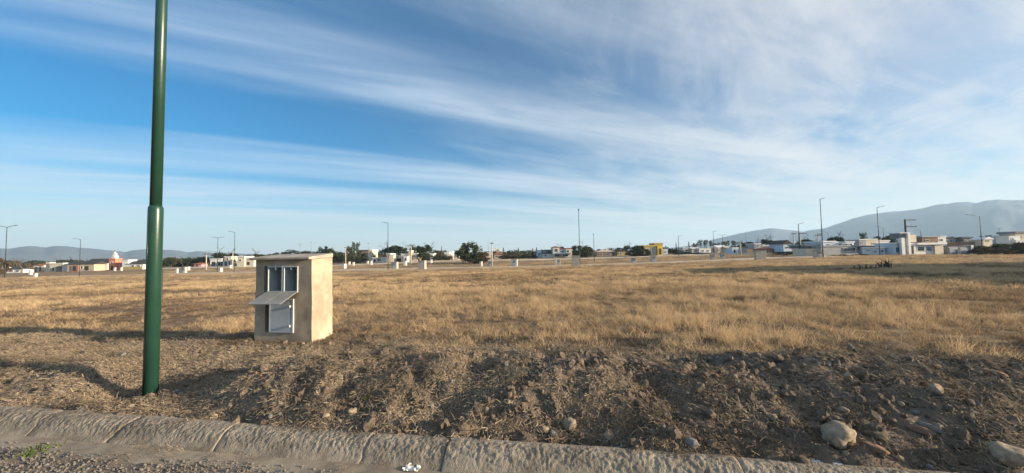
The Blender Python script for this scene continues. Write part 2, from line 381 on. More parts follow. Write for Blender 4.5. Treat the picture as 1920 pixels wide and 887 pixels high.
# ---------------------------------------------------------------- ground sheets
def field_material():
    m = bpy.data.materials.new('dry_field'); m.use_nodes = True; t = m.node_tree; b = t.nodes['Principled BSDF']
    b.inputs['Roughness'].default_value = 0.95; b.inputs['Specular IOR Level'].default_value = 0.1
    co = t.nodes.new('ShaderNodeTexCoord')
    def noise(scale, det, sx=1, sy=1, off=0):
        mp = t.nodes.new('ShaderNodeMapping'); mp.inputs['Scale'].default_value = (sx, sy, 1); mp.inputs['Location'].default_value = (off, off, 0)
        t.links.new(co.outputs['Object'], mp.inputs[0]); nz = t.nodes.new('ShaderNodeTexNoise'); t.links.new(mp.outputs[0], nz.inputs['Vector'])
        nz.inputs['Scale'].default_value = scale; nz.inputs['Detail'].default_value = det; nz.inputs['Roughness'].default_value = 0.65
        return nz.outputs[0]
    def mixc(f, a, b_):
        mx = t.nodes.new('ShaderNodeMix'); mx.data_type = 'RGBA'; t.links.new(f, mx.inputs['Factor'])
        for i, c in ((6, a), (7, b_)):
            if isinstance(c, tuple): mx.inputs[i].default_value = (*c, 1)
            else: t.links.new(c, mx.inputs[i])
        return mx.outputs[2]
    c1 = mixc(mrange(t, noise(1.2, 9), 0.35, 0.65), (0.14, 0.095, 0.06), (0.36, 0.26, 0.15))
    c2 = mixc(mrange(t, noise(0.05, 6, 0.6, 1.6, 40), 0.45, 0.62), c1, (0.24, 0.165, 0.11))
    t.links.new(c2, b.inputs['Base Color'])
    bp = t.nodes.new('ShaderNodeBump'); bp.inputs['Distance'].default_value = 0.12; t.links.new(noise(5, 6), bp.inputs['Height'])
    t.links.new(bp.outputs[0], b.inputs['Normal']); MATS['dry_field'] = m
field_material()
def spaced(a, b, s0, grow):
    out = [a]; s = s0
    while out[-1] < b: out.append(out[-1] + s); s *= grow
    return out
us = spaced(0, 4000, 0.3, 1.045); us = np.array([-x for x in us[:0:-1]] + us)
vs = spaced(2.4, 4000, 0.12, 1.030); vs = np.array([-x for x in spaced(-2.0, 3800, 0.8, 1.25)[:0:-1]] + [-0.5, 1.0, 2.0] + vs)
vs = np.array(sorted(set(np.round(vs, 4))))
U, V = np.meshgrid(us, vs, indexing='ij'); X, Y = xy_of(U, V)
Z = terrain(X, Y) + 0.05 * fbm(X * 0.4, Y * 0.4, 3, 61) * (1 - sstep(150, 400, np.hypot(X, Y)))
under = (1 - sstep(3.3, 4.2, V)) * (1 - sstep(UMAX - 0.9, UMAX - 0.1, np.abs(U - UC)))
Z = np.where((V < 0) & (np.abs(U - UC) >= UMAX - 0.9), np.minimum(Z, -0.02), Z)
Z = Z - 0.5 * under
fo = obj('field', grid_mesh('field', np.stack([X, Y, Z], -1)[:, :, :]), 'dry_field'); tag(fo, kind='structure')

uu = np.arange(UC - UMAX, UC + UMAX + 0.001, 0.026); vv = np.r_[np.arange(-0.06, 2.4, 0.024), np.arange(2.4, 4.6, 0.04)]
U, V = np.meshgrid(uu, vv, indexing='ij'); X, Y = xy_of(U, V)
vo = obj('verge', grid_mesh('verge', np.stack([X, Y, verge_z(U, V)], -1)), 'soil'); tag(vo, kind='structure')

# road and gutter
def road_z(u, v): return 0.012 + 0.02 * fbm(u * 1.3, v * 1.3, 3, 71) * sstep(-0.45, -0.8, v) + 0.012 * fbm(u * 9, v * 9, 2, 72)
uu = np.arange(UC - UMAX, UC + UMAX + 0.001, 0.05); vv = -np.r_[np.arange(12, 3.2, -0.4), np.arange(3.2, 0.36, -0.05)]
U, V = np.meshgrid(uu, vv, indexing='ij'); X, Y = xy_of(U, V)
ro = obj('gravel_road', grid_mesh('gravel_road', np.stack([X, Y, road_z(U, V)], -1)), 'road_dirt'); tag(ro, kind='structure')
def gutter_z(u, v): return 0.012 + 0.022 * sstep(-0.20, -0.62, v) + 0.008 * fbm(u * 2.2, v * 2.2, 3, 75) + 0.003 * fbm(u * 20, v * 20, 2, 76) - 0.05 * sstep(-0.42, -0.56, v + 0.06 * fbm(u * 1.7, u * 0 + 2, 3, 77))
vv = np.arange(-0.78, 0.08, 0.03)
U, V = np.meshgrid(uu, vv, indexing='ij'); X, Y = xy_of(U, V)
go_ = obj('gutter', grid_mesh('gutter', np.stack([X, Y, gutter_z(U, V)], -1)), 'gutter_concrete'); tag(go_, kind='structure')

# kerb: cast segments with open joints
kerb = empty('kerb', (KO.x, KO.y, 0), KRZ); tag(kerb, kind='structure')
prof = [(-0.285, -0.03), (-0.27, 0.004), (-0.225, 0.045), (-0.185, 0.085), (-0.15, 0.118), (-0.11, 0.141), (-0.06, 0.152), (-0.01, 0.154), (0.03, 0.152), (0.045, 0.13), (0.05, 0.02)]
pv = np.array(prof); ts = np.r_[0, np.cumsum(np.hypot(*np.diff(pv, axis=0).T))]; tt = np.linspace(0, ts[-1], 44)
pv = np.c_[np.interp(tt, ts, pv[:, 0]), np.interp(tt, ts, pv[:, 1])]
tn = np.gradient(pv, axis=0); tn /= np.linalg.norm(tn, axis=1)[:, None]; nn = np.c_[-tn[:, 1], tn[:, 0]]
joints = [float(uv_of(onz(px, py, .15).x, onz(px, py, .15).y)[0]) for px, py in ((440, 797), (845, 823), (1380, 860))]
joints = [joints[0] - 2.2 * k for k in (5, 4, 3, 2, 1)] + joints + [joints[2] + 2.25 * k for k in (1, 2, 3)]
for k in range(len(joints) - 1):
    a, b = joints[k] + 0.005, joints[k + 1] - 0.005
    uu = np.linspace(a, b, 300)
    U, T = np.meshgrid(uu, np.arange(len(pv)), indexing='ij')
    dist = np.minimum(U - a, b - U)
    face = sstep(0.03, 0.12, pv[T, 1]) * (1 - sstep(-0.05, 0.03, pv[T, 0]))
    r = (0.003 + 0.008 * face) * fbm(U * 42 + 3 * vnoise(U * 9, tt[T] * 9, 83), tt[T] * 42 + U * 13, 3, 81, 0.75) + 0.007 * fbm(U * 2.2, tt[T] * 5, 3, 85) - 0.007 * np.exp(-dist / 0.010) * (0.6 + fbm(U * 0 + tt[T] * 9, U * 0 + k, 2, 87))
    sag = 0.006 * math.sin(k * 2.3)
    if k == 4:   # cracked piece left of the post
        r = r - 0.03 * np.exp(-np.abs(U - a - 1.0 - 0.25 * pv[T, 1] - 0.03 * fbm(tt[T] * 12, U * 0, 2, 5)) / 0.010)
    if k == 5: r = r - 0.02 * np.exp(-np.abs(U - a - 1.45 - 0.03 * fbm(tt[T] * 12, U * 0, 2, 6)) / 0.007)
    Pk = np.stack([U, pv[T, 0] + nn[T, 0] * r, pv[T, 1] + nn[T, 1] * r + sag], -1)
    # close the ends
    mid = Pk[:, len(pv) // 2:len(pv) // 2 + 1] * [1, 0, 0] + np.array([0, -0.05, 0.02])
    e0 = np.repeat(Pk[:1].mean(1, keepdims=True), len(pv), 1); e1 = np.repeat(Pk[-1:].mean(1, keepdims=True), len(pv), 1)
    obj('kerb_segment', grid_mesh('kerb_segment', np.concatenate([e0, Pk, e1], 0)), 'kerb_concrete', kerb)

# dirt streets across the field
def street(name, pts, wdt):
    pts = [np.array(p, float) for p in pts]; P = []
    d = np.r_[0, np.cumsum([np.linalg.norm(b - a) for a, b in zip(pts, pts[1:])])]
    t = np.arange(0, d[-1], 1.0); cx = np.interp(t, d, [p[0] for p in pts]); cy = np.interp(t, d, [p[1] for p in pts])
    tx = np.gradient(cx); ty = np.gradient(cy); l = np.hypot(tx, ty); nx, ny = -ty / l, tx / l
    rows = []
    for o, dz in [(-wdt / 2 - .3, -.45)] + [(q, 0) for q in np.linspace(-wdt / 2, wdt / 2, 7)] + [(wdt / 2 + .3, -.45)]:
        ww = o * (1 + 0.12 * fbm(t * 0.15, t * 0 + o, 2, 91)); X = cx + nx * ww; Y = cy + ny * ww
        rows.append(np.stack([X, Y, terrain(X, Y) + 0.05 * fbm(X * 0.4, Y * 0.4, 3, 61) + 0.22 + dz], -1))
    tag(obj(name, grid_mesh(name, np.stack(rows, 0)), 'dirt_track'), kind='structure')
STREETS = []
def pline(l): return [(at(px, py, Y).x, Y) for px, py, Y in l]
sa = pline([(120, 520, 92), (340, 514, 86), (640, 507, 78), (800, 503, 74), (1000, 499, 71), (1240, 492, 68), (1440, 488, 66), (1560, 484, 64)])
sb = pline([(300, 506, 128), (700, 493, 124), (1000, 484, 120), (1240, 479, 118), (1440, 475, 112)])
street('dirt_street', sa, 5.0); street('dirt_street', sb, 6.0); STREETS = [(sa, 6.0), (sb, 8.0)]
def off_street(X, Y):
    ok = np.ones(len(X), bool)
    for s, wd in STREETS:
        s = np.array(s); yc = np.interp(X, s[:, 0], s[:, 1]); inn = (X > s[0, 0]) & (X < s[-1, 0])
        ok &= ~((np.abs(Y - yc) < wd) & inn)
    return ok

# ---------------------------------------------------------------- mountains
def mountain(name, prof, D, depth, seed, n=260):
    px = np.array([p[0] for p in prof], float); py = np.array([p[1] for p in prof], float)
    ps = np.linspace(px[0], px[-1], n); ys = np.interp(ps, px, py)
    az = []; tn = []
    for a, b in zip(ps, ys):
        d = ray(a, b); az.append(math.atan2(d.x, d.y)); tn.append(d.z / math.hypot(d.x, d.y))
    az = np.array(az); tn = np.maximum(np.array(tn), 0) ; H = tn * D + 1
    H = H + D * 0.0009 * fbm(ps * 0.05, ps * 0, 3, seed)
    rows = []
    for s in np.linspace(-1, 1, 61):
        r = D + s * depth
        X = np.sin(az) * r; Y = np.cos(az) * r
        shape = np.clip(1 - np.abs(s) ** 1.15, 0, 1)
        spur = fbm(az * 26 + 0.5 * s, np.full_like(az, s * 2.2), 4, seed + 3)
        z = H * (shape + 0.14 * spur * np.abs(s) * (1 - np.abs(s)) * 2) * (1 if s < 0 else 1 - 0.0 * s)
        rows.append(np.stack([X, Y, z - 12 * abs(s) ** 3], -1))
    return tag(obj(name, grid_mesh(name, np.stack(rows, 0)), 'mountain_hazed'), kind='structure')
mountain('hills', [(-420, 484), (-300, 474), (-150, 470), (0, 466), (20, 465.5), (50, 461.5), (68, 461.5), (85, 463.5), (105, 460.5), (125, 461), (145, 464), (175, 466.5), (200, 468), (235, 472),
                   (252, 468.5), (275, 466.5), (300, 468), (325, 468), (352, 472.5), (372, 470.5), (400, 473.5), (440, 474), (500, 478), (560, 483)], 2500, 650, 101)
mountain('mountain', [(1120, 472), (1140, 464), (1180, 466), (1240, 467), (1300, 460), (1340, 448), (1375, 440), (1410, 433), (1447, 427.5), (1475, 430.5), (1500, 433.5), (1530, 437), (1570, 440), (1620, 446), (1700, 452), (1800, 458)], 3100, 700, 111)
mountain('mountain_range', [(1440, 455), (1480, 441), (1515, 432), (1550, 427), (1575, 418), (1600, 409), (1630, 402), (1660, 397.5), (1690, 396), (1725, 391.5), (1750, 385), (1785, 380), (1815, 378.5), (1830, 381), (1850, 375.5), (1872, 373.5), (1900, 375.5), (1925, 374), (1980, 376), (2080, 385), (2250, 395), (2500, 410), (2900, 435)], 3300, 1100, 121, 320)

# ---------------------------------------------------------------- grass, litter, clods, gravel
def clump(seed, nb, rad, h0, h1, wd, lean, seg=3, flat=0.0):
    """a tuft of bent tapering blades"""
    r = np.random.default_rng(seed); Vs = []; Fs = []; At = []
    for b in range(nb):
        a = r.uniform(0, 6.283); d = rad * math.sqrt(r.uniform(0, 1)); bx, by = d * math.cos(a), d * math.sin(a)
        h = r.uniform(h0, h1); la = r.uniform(0, 6.283); ln = lean * r.uniform(0.25, 1.2) * h
        wa = r.uniform(0, 6.283); wx, wy = math.cos(wa) * wd * r.uniform(.6, 1.3) / 2, math.sin(wa) * wd * r.uniform(.6, 1.3) / 2
        t = r.uniform(0, 1); o = len(Vs); kink = r.uniform(0.3, 0.8)
        for s in range(seg + 1):
            f = s / seg; k = f ** (1.4 + kink); x = bx + math.cos(la) * ln * k; y = by + math.sin(la) * ln * k
            z = h * (f - flat * 0.55 * f * f) - 0.015; tw = 1 - 0.85 * f
            Vs += [(x - wx * tw, y - wy * tw, z), (x + wx * tw, y + wy * tw, z)]; At += [t, t]
        for s in range(seg): Fs.append((o + 2 * s, o + 2 * s + 1, o + 2 * s + 3, o + 2 * s + 2))
    return np.array(Vs), np.array(Fs), At
def protos(name, mat, n, seed, **kw):
    out = []
    for i in range(n):
        v, f, a = clump(seed + i, **kw); me = poly_mesh(name, v, f, 4, False, a); me.materials.append(MATS[mat]); out.append(me)
    return out
def sector(n, r0, r1, half=58):
    r = np.sqrt(rng.uniform(r0 * r0, r1 * r1, n)); a = np.radians(rng.uniform(-half, half, n))
    return np.sin(a) * r, np.cos(a) * r
def edge_v(u): return 2.75 - 0.10 * (u + 1.0) + 0.35 * fbm(np.asarray(u) * 0.7, np.asarray(u) * 0, 3, 131)  # where the grass begins
SHADE_PTS = []
def grass(name, mat, n, r0, r1, prs, sc0, sc1, dark=(), tall=(), hgt=1.0, lo=0.0):
    X, Y = sector(n, r0, r1); u, v = uv_of(X, Y)
    e = edge_v(np.clip(u, -8, 8)); soft = e + rng.uniform(-0.6, 0.35, len(X)) ** 1 * 0.9
    patch = fbm(X * 0.33, Y * 0.33, 3, 141) + 0.6 * fbm(X * 1.1, Y * 1.1, 2, 145)
    big = fbm(X * 0.06 + 3, Y * 0.11, 3, 151)
    keep = (v > soft) & off_street(X, Y) & (rng.uniform(0, 1, len(X)) < 0.72 + 0.5 * patch)
    bx = (np.abs(X + 4.25) < 0.9) & (np.abs(Y - 7.45) < 0.55); keep &= ~bx
    X, Y, patch, big, u, v = [a[keep] for a in (X, Y, patch, big, u, v)]
    lft = sstep(2, -12, X) * 0.45                                           # mown shorter on the left
    hh = (0.62 + 0.55 * np.clip(patch + 0.25, 0, 1.2) - lft * 0.5) * hgt * rng.uniform(0.55, 1.5, len(X))
    hh *= 0.6 + 0.4 * sstep(0, 1.2, v - edge_v(np.clip(u, -8, 8)))
    w_ = rng.uniform(sc0, sc1, len(X))
    tint = np.clip(lo + 0.55 + 0.75 * patch + 0.45 * big + rng.normal(0, 0.27, len(X)), 0, 1)
    P = np.stack([X, Y, ground_xy(X, Y) - 0.01], -1)
    rot = np.stack([rng.normal(0, .12, len(X)), rng.normal(0, .12, len(X)), rng.uniform(0, 6.283, len(X))], -1)
    pick = rng.integers(0, len(prs), len(X))
    dk = (fbm(X * 0.45 + 31, Y * 0.8, 3, 147) + 0.5 * fbm(X * 1.9, Y * 2.6, 2, 149) + rng.normal(0, 0.12, len(X))) > 0.29
    if dark: pick = np.where(dk, len(prs) + rng.integers(0, len(dark), len(X)), pick); hh = np.where(dk, hh * 0.7, hh)
    if tall: tl = rng.uniform(0, 1, len(X)) < 0.07; pick = np.where(tl & ~dk, len(prs) + len(dark) + rng.integers(0, len(tall), len(X)), pick)
    o = scatter(name, P, rot, np.stack([w_, w_, hh], -1), pick, tint, list(prs) + list(dark) + list(tall))
    return o
pA = protos('tuft', 'straw', 6, 500, nb=30, rad=0.11, h0=0.09, h1=0.31, wd=0.0085, lean=0.7, seg=3, flat=0.25)
pB = protos('tuft_wide', 'straw', 5, 520, nb=42, rad=0.24, h0=0.08, h1=0.32, wd=0.015, lean=0.65, seg=2, flat=0.2)
dA = protos('dead_tuft', 'dead_weed', 3, 560, nb=34, rad=0.12, h0=0.05, h1=0.24, wd=0.007, lean=0.9, seg=2, flat=0.2)
dB = protos('dead_tuft_wide', 'dead_weed', 3, 570, nb=46, rad=0.26, h0=0.05, h1=0.24, wd=0.014, lean=0.8, seg=2, flat=0.2)
tA = protos('tall_stalks', 'straw', 3, 580, nb=9, rad=0.09, h0=0.26, h1=0.50, wd=0.006, lean=0.35, seg=3, flat=0.0)
pC = protos('tuft_far', 'straw', 4, 540, nb=80, rad=0.85, h0=0.10, h1=0.30, wd=0.035, lean=0.8, seg=2, flat=0.3)
tag(grass('dry_grass', 'straw', 21000, 4.2, 18, pA, 0.65, 1.2, dA, tA, hgt=0.78), 'tall dry straw-coloured grass tufts growing behind the bare bank', 'grass', kind='stuff')
tag(grass('dry_grass', 'straw', 42000, 16, 46, pB, 0.7, 1.25, dB, hgt=0.74), 'pale dry grass covering the open lots', 'grass', kind='stuff')
tag(grass('dry_grass', 'straw', 30000, 44, 150, pC, 0.8, 1.5, hgt=0.42, lo=-0.06), 'short dry grass of the far lots', 'grass', kind='stuff')

def litter_proto(seed, n, rad):
    r = np.random.default_rng(seed); Vs = []; Fs = []; At = []
    for b in range(n):
        a = r.uniform(0, 6.283); d = rad * math.sqrt(r.uniform(0, 1)); x, y = d * math.cos(a), d * math.sin(a)
        l = 0.012 + 0.065 * r.uniform(0, 1) ** 2.5; h = r.uniform(0, 6.283); wd = r.uniform(0.0009, 0.0026); t = r.uniform(0, 1) ** 1.3
        z = r.uniform(0.0, 0.02); el = r.uniform(-0.1, 0.9); bend = r.uniform(-0.8, 0.8); o = len(Vs)
        for s in range(4):
            f = s / 3; ang = h + bend * f
            Vs += [(x - math.sin(ang) * wd, y + math.cos(ang) * wd, z), (x + math.sin(ang) * wd, y - math.cos(ang) * wd, z + wd * 0.8)]; At += [t, t]
            x += math.cos(ang) * l / 3; y += math.sin(ang) * l / 3; z += math.sin(el) * l / 3 * (1 - f * 0.9)
        for s in range(3): Fs.append((o + 2 * s, o + 2 * s + 1, o + 2 * s + 3, o + 2 * s + 2))
    me = poly_mesh('straw_litter', np.array(Vs), np.array(Fs), 4, False, At); me.materials.append(MATS['litter']); return me
lp = [litter_proto(600 + i, 75, 0.16) for i in range(6)]
n = 15000; u = rng.uniform(-12.5, 8.5, n); v = rng.uniform(0.03, 4.6, n)
dn = fbm(u * 1.3, v * 1.3, 3, 161); keep = rng.uniform(0, 1, n) < 0.66 + 0.8 * dn + 0.25 * sstep(1.5, 3, v) - 0.10 * sstep(-2, 2, u); u, v = u[keep], v[keep]  # thinner litter to the right darkens the bank in place of low-sun shading
X, Y = xy_of(u, v); e = 0.08
gx = (verge_z(u + e, v) - verge_z(u - e, v)) / (2 * e); gy = (verge_z(u, v + e) - verge_z(u, v - e)) / (2 * e)
P = np.stack([X, Y, verge_z(u, v) + 0.006], -1)
rot = np.stack([np.arctan(gy), -np.arctan(gx), np.zeros(len(X)) + KRZ], -1)
sc = rng.uniform(0.6, 1.25, len(X)); tint = np.clip(0.36 + 0.55 * fbm(u * 0.9, v * 0.9, 3, 171) + rng.normal(0, .15, len(X)) + 0.12 - 0.22 * sstep(-2.5, 3.5, u), 0, 1)
tag(scatter('straw_litter', P, rot, np.stack([sc] * 3, -1), rng.integers(0, 6, len(X)), tint, lp), 'broken dry straw strewn over the bare bank', 'straw', kind='stuff')

def rock_mesh(name, seed, rough=0.25, flat=0.7, sub=2, cut=True, mat='stone'):
    import bmesh
    bm = bmesh.new(); bmesh.ops.create_icosphere(bm, subdivisions=sub, radius=1.0)
    r = np.random.default_rng(seed); cuts = [(Vector(r.normal(0, 1, 3)).normalized(), r.uniform(0.62, 0.9)) for _ in range(8)] if cut else []
    o1, o2, o3 = r.uniform(0, 50, 3)
    Q = np.array([v.co for v in bm.verts])
    for nrm, d in cuts:
        k = Q @ np.array(nrm); Q = Q - np.outer(np.maximum(k - d, 0) * 0.85, np.array(nrm))
    k = 1 + rough * fbm(Q[:, 0] * 1.7 + o1 + Q[:, 2], Q[:, 1] * 1.7 + o2 - Q[:, 2] * 0.7, 3, seed)
    Q = Q * k[:, None] * [1, 0.85, flat]
    for vt, p in zip(bm.verts, Q): vt.co = p
    me = bpy.data.meshes.new(name); bm.to_mesh(me); bm.free(); me.materials.append(MATS[mat])
    for p in me.polygons: p.use_smooth = sub > 2
    return me
cl = [rock_mesh('clod', 700 + i, 0.6, 0.75, 2, True, 'clod') for i in range(6)]
n = 26000; u = rng.uniform(-12, 8.5, n); v = rng.uniform(0.02, 3.8, n)
wgt = 0.30 + 0.55 * sstep(PU + 0.8, PU + 1.8, u) * (1 - sstep(1.2, 2.4, v)) + 0.35 * fbm(u * 1.1, v * 1.1, 3, 181)
keep = (rng.uniform(0, 1, n) < wgt) & (np.hypot(u - PU, v - PV) > 0.25); u, v = u[keep], v[keep]; X, Y = xy_of(u, v)
sc = 0.007 + 0.062 * rng.uniform(0, 1, len(X)) ** 5.5
P = np.stack([X, Y, verge_z(u, v) + sc * 0.15], -1); rot = rng.uniform(0, 6.28, (len(X), 3)) * [0.15, 0.15, 1]
tag(scatter('soil_clods', P, rot, sc[:, None] * rng.uniform(0.8, 1.2, (len(X), 3)), rng.integers(0, 6, len(X)), rng.uniform(0, 1, len(X)), cl), 'crumbly brown soil clods on the bare bank', 'soil', kind='stuff')
pb = [rock_mesh('pebble', 720 + i, 0.25, 0.65, 1, False, m) for i, m in enumerate(('stone', 'grey_stone', 'stone', 'grey_stone', 'brick_shard'))]
n = 8000; u = rng.uniform(-12, 8.5, n); v = rng.uniform(0.05, 3.6, n); X, Y = xy_of(u, v)
sc = 0.006 + 0.027 * rng.uniform(0, 1, n) ** 3.0
P = np.stack([X, Y, verge_z(u, v) + sc * 0.35], -1)
tag(scatter('pebbles', P, rng.uniform(0, 6.28, (n, 3)) * [.2, .2, 1], np.stack([sc] * 3, -1), rng.integers(0, 5, n), rng.uniform(0, 1, n), pb), 'small pale pebbles lying in the bare soil', 'pebbles', kind='stuff')
gv = [rock_mesh('gravel_piece', 740 + i, 0.3, 0.6, 1, True, m) for i, m in enumerate(('gravel', 'grey_stone', 'gravel', 'gravel', 'gravel'))]
n = 52000; u = rng.uniform(-8.5, 5.0, n); v = -0.36 - 2.2 * rng.uniform(0, 1, n) ** 1.2
keep = rng.uniform(0, 1, n) < sstep(-0.34, -0.62, v + 0.14 * fbm(u * 1.6, v * 1.6, 3, 191)) * 0.95 + 0.03; u, v = u[keep], v[keep]; X, Y = xy_of(u, v)
sc = 0.004 + 0.013 * rng.uniform(0, 1, len(X)) ** 2.4
P = np.stack([X, Y, np.maximum(road_z(u, v), gutter_z(u, v)) + sc * 0.3], -1)
tag(scatter('road_gravel', P, rng.uniform(0, 6.28, (len(X), 3)) * [.25, .25, 1], np.stack([sc] * 3, -1), rng.integers(0, 5, len(X)), rng.uniform(0, 1, len(X)), gv), 'loose grey gravel on the road surface', 'gravel', kind='stuff')
# a thin spill of soil and straw along the gutter foot
n = 900; u = rng.uniform(-7, 5, n); v = np.where(rng.uniform(0, 1, n) < 0.5, -0.22 - rng.exponential(0.06, n), -0.62 + rng.normal(0, 0.12, n)); keep = rng.uniform(0, 1, n) < 0.35 + 0.9 * fbm(u * 0.9, v * 0, 3, 195); u, v = u[keep], v[keep]; X, Y = xy_of(u, v)
P = np.stack([X, Y, gutter_z(u, v) + 0.012], -1); sc = rng.uniform(0.3, 0.75, len(X))
tag(scatter('gutter_litter', P, np.stack([0 * X, 0 * X, rng.uniform(0, 6.28, len(X))], -1), np.stack([sc] * 3, -1), rng.integers(0, 6, len(X)), rng.uniform(0.1, 0.8, len(X)), lp), 'dry straw bits gathered in the gutter', 'straw', kind='stuff')

# individual stones: photo pixel, half-size in pixels, look
ROCKS = [(1587, 826, 25, 'stone', 'large pale rounded boulder lying at the foot of the bank by the kerb', 0),
         (1648, 852, 13, 'brick_shard', 'long reddish stone shard leaning beside the large pale boulder', 1),
         (1072, 801, 15, 'stone', 'pale angular stone standing on edge beside a split stick', 0),
         (1142, 824, 13, 'stone', 'pale wedge-shaped stone resting just behind the kerb edge', 0),
         (1022, 808, 10, 'stone', 'upright oval stone next to the pale angular stone', 0),
         (1300, 836, 11, 'grey_stone', 'grey stone half buried in straw behind the kerb', 0),
         (659, 777, 9, 'stone', 'round brown stone on the bank below the meter cabinet', 0),
         (1905, 870, 20, 'stone', 'pale stone at the bottom of the bank past the boulder', 0),
         (1733, 817, 12, 'brick_shard', 'reddish flat stone in a cluster of three on the bank', 1),
         (1752, 812, 11, 'grey_stone', 'grey flat stone in a cluster of three on the bank', 1),
         (1763, 803, 8, 'stone', 'yellowish round stone in a cluster of three on the bank', 0),
         (1759, 737, 10, 'stone', 'smooth oval stone lying alone on dark soil', 0),
         (1593, 712, 8, 'stone', 'flat pale stone on the level top of the bank', 0),
         (1867, 706, 10, 'brick_shard', 'pinkish brick fragment lying on dark soil', 1)]
SM = [(577, 764, 6), (507, 782, 6), (725, 764, 6), (764, 769, 8), (808, 763, 6), (912, 771, 7), (946, 780, 7), (824, 821, 6), (611, 786, 7), (930, 675, 6), (948, 684, 6),
      (1135, 678, 6), (1378, 707, 5), (1430, 706, 5), (1582, 770, 8), (1450, 785, 9), (1542, 781, 6), (1778, 681, 4), (1220, 788, 6), (1270, 776, 5), (1285, 796, 6), (1395, 773, 5),
      (1412, 832, 6), (1195, 824, 5), (710, 648, 4), (770, 690, 4), (1065, 652, 4), (1330, 690, 5), (1345, 672, 5), (1512, 706, 4), (1655, 680, 4), (1805, 667, 4), (585, 652, 4), (568, 648, 5),
      (500, 650, 5), (520, 651, 4), (1690, 760, 6), (1655, 790, 5), (1830, 840, 6), (1745, 872, 8), (330, 735, 6), (245, 765, 6), (88, 690, 8), (230, 667, 7), (375, 783, 5), (470, 772, 5)]
def hit_verge(px, py):
    d = ray(px, py); t = np.arange(1.5, 19.5, 0.02)
    X, Y, Zr = d.x * t, d.y * t, CAMZ + d.z * t
    k = int(np.argmax(Zr < ground_xy(X, Y)))
    return float(X[k]), float(Y[k])
for i, (px, py, hs, m, lab, lng) in enumerate(ROCKS):
    X, Y = hit_verge(px, py + hs * 0.5); s = hs / F * Y / math.cos(math.atan2(X, Y)) ** 0.5
    o = obj('stone', rock_mesh('stone', 800 + i, 0.34, 0.85 if not lng else 0.5, 3, True, m))
    o.scale = (s * (1.35 if lng else 1), s * (0.6 if lng else 1), s); o.location = (X, Y + s * 0.4, gz(X, Y + s * 0.4) + s * 0.45)
    o.rotation_euler = (0.2 * math.sin(i), 0.2 if lng else 0.15, i * 1.7 if not lng else -0.7)
    tag(o, lab, 'stone')
for i, (px, py, hs) in enumerate(SM):
    X, Y = hit_verge(px, py + hs * 0.3); s = hs / F * Y
    o = obj('stone', rock_mesh('stone', 860 + i % 9, 0.25, 0.7, 2, True, ('stone', 'grey_stone', 'stone')[i % 3]))
    o.scale = (s, s, s); o.location = (X, Y, gz(X, Y) + s * 0.42); o.rotation_euler = (0.3 * math.sin(i * 3), 0.2, i * 2.4)
    su, sv = [float(q) for q in uv_of(X, Y)]
    where = 'just behind the kerb edge' if sv < 0.35 else 'on the bank slope' if sv < 1.15 else 'on the level soil before the grass'
    if abs(X + 4.2) < 1.1 and Y > 6: where = 'at the foot of the meter cabinet'
    elif abs(X - POLE.x) < 2 and sv < 2.6 and su < PU + 1.2: where = 'around the foot of the green lamp post'
    tag(o, '%s weathered stone lying loose %s' % (('pale', 'grey', 'pale')[i % 3], where), 'stone', 'loose stones on the bank')

# green weeds
def weed(px, py, rad, n, label):
    X, Y = hit_verge(px, py); v, f, a = clump(int(px), n, rad, 0.02, 0.07, 0.013, 1.2, 2, 0.4)
    e = empty('weed', (X, Y, gz(X, Y))); tag(e, label, 'weed')
    me = poly_mesh('leaves', v, f, 4, False, a); obj('leaves', me, 'leaf_green', e)
    m = MB(); m.tube([(0, 0, -0.02), (0.005, 0.004, 0.02), (0.012, -0.006, 0.06)], [0.005, 0.004, 0.002], 6); m.build('stem', 'leaf_brown', e, True)
weed(346, 680, 0.16, 130, 'low green weed patch on bare ground right of the lamp post')
weed(75, 842, 0.14, 60, 'sparse green weed at the border of gutter and gravel')
weed(690, 744, 0.06, 40, 'tiny green weed sprouting on the stony bank')
weed(604, 641, 0.08, 60, 'green weed against the foot of the meter cabinet')
weed(1232, 640, 0.16, 70, 'green weed at the edge of the dry grass')

# litter scraps
def scrap(px, py, s, label, seed, name='paper_scrap'):
    X, Y = hit_verge(px, py) if seed != 3 else onz(px, py, 0.03)[:2]
    r = np.random.default_rng(seed); g = np.linspace(-1, 1, 14); A, B = np.meshgrid(g, g, indexing='ij')
    z = 0.5 * np.abs(fbm(A * 1.6 + seed, B * 1.6, 3, seed)) + 0.15
    P = np.stack([(A + 0.25 * fbm(A * 2, B * 2, 2, seed + 1)) * s, (B + 0.25 * fbm(A * 2, B * 2, 2, seed + 2)) * s * 0.6, z * s * 0.9], -1)
    o = obj(name, grid_mesh(name, P, False), 'paper'); o.location = (X, Y, (gz(X, Y) if seed != 3 else 0.015)); o.rotation_euler = (0, 0, seed)
    md = o.modifiers.new('thick', 'SOLIDIFY'); md.thickness = 0.002
    tag(o, label, 'litter')
scrap(774, 876, 0.07, 'crumpled white plastic bag lying in the gutter at the kerb', 3, 'plastic_bag')
scrap(1535, 872, 0.05, 'flat white paper scrap lying behind the kerb under the boulder', 5)
scrap(1571, 873, 0.028, 'small crumpled white paper ball lying behind the kerb', 9, 'paper_ball')

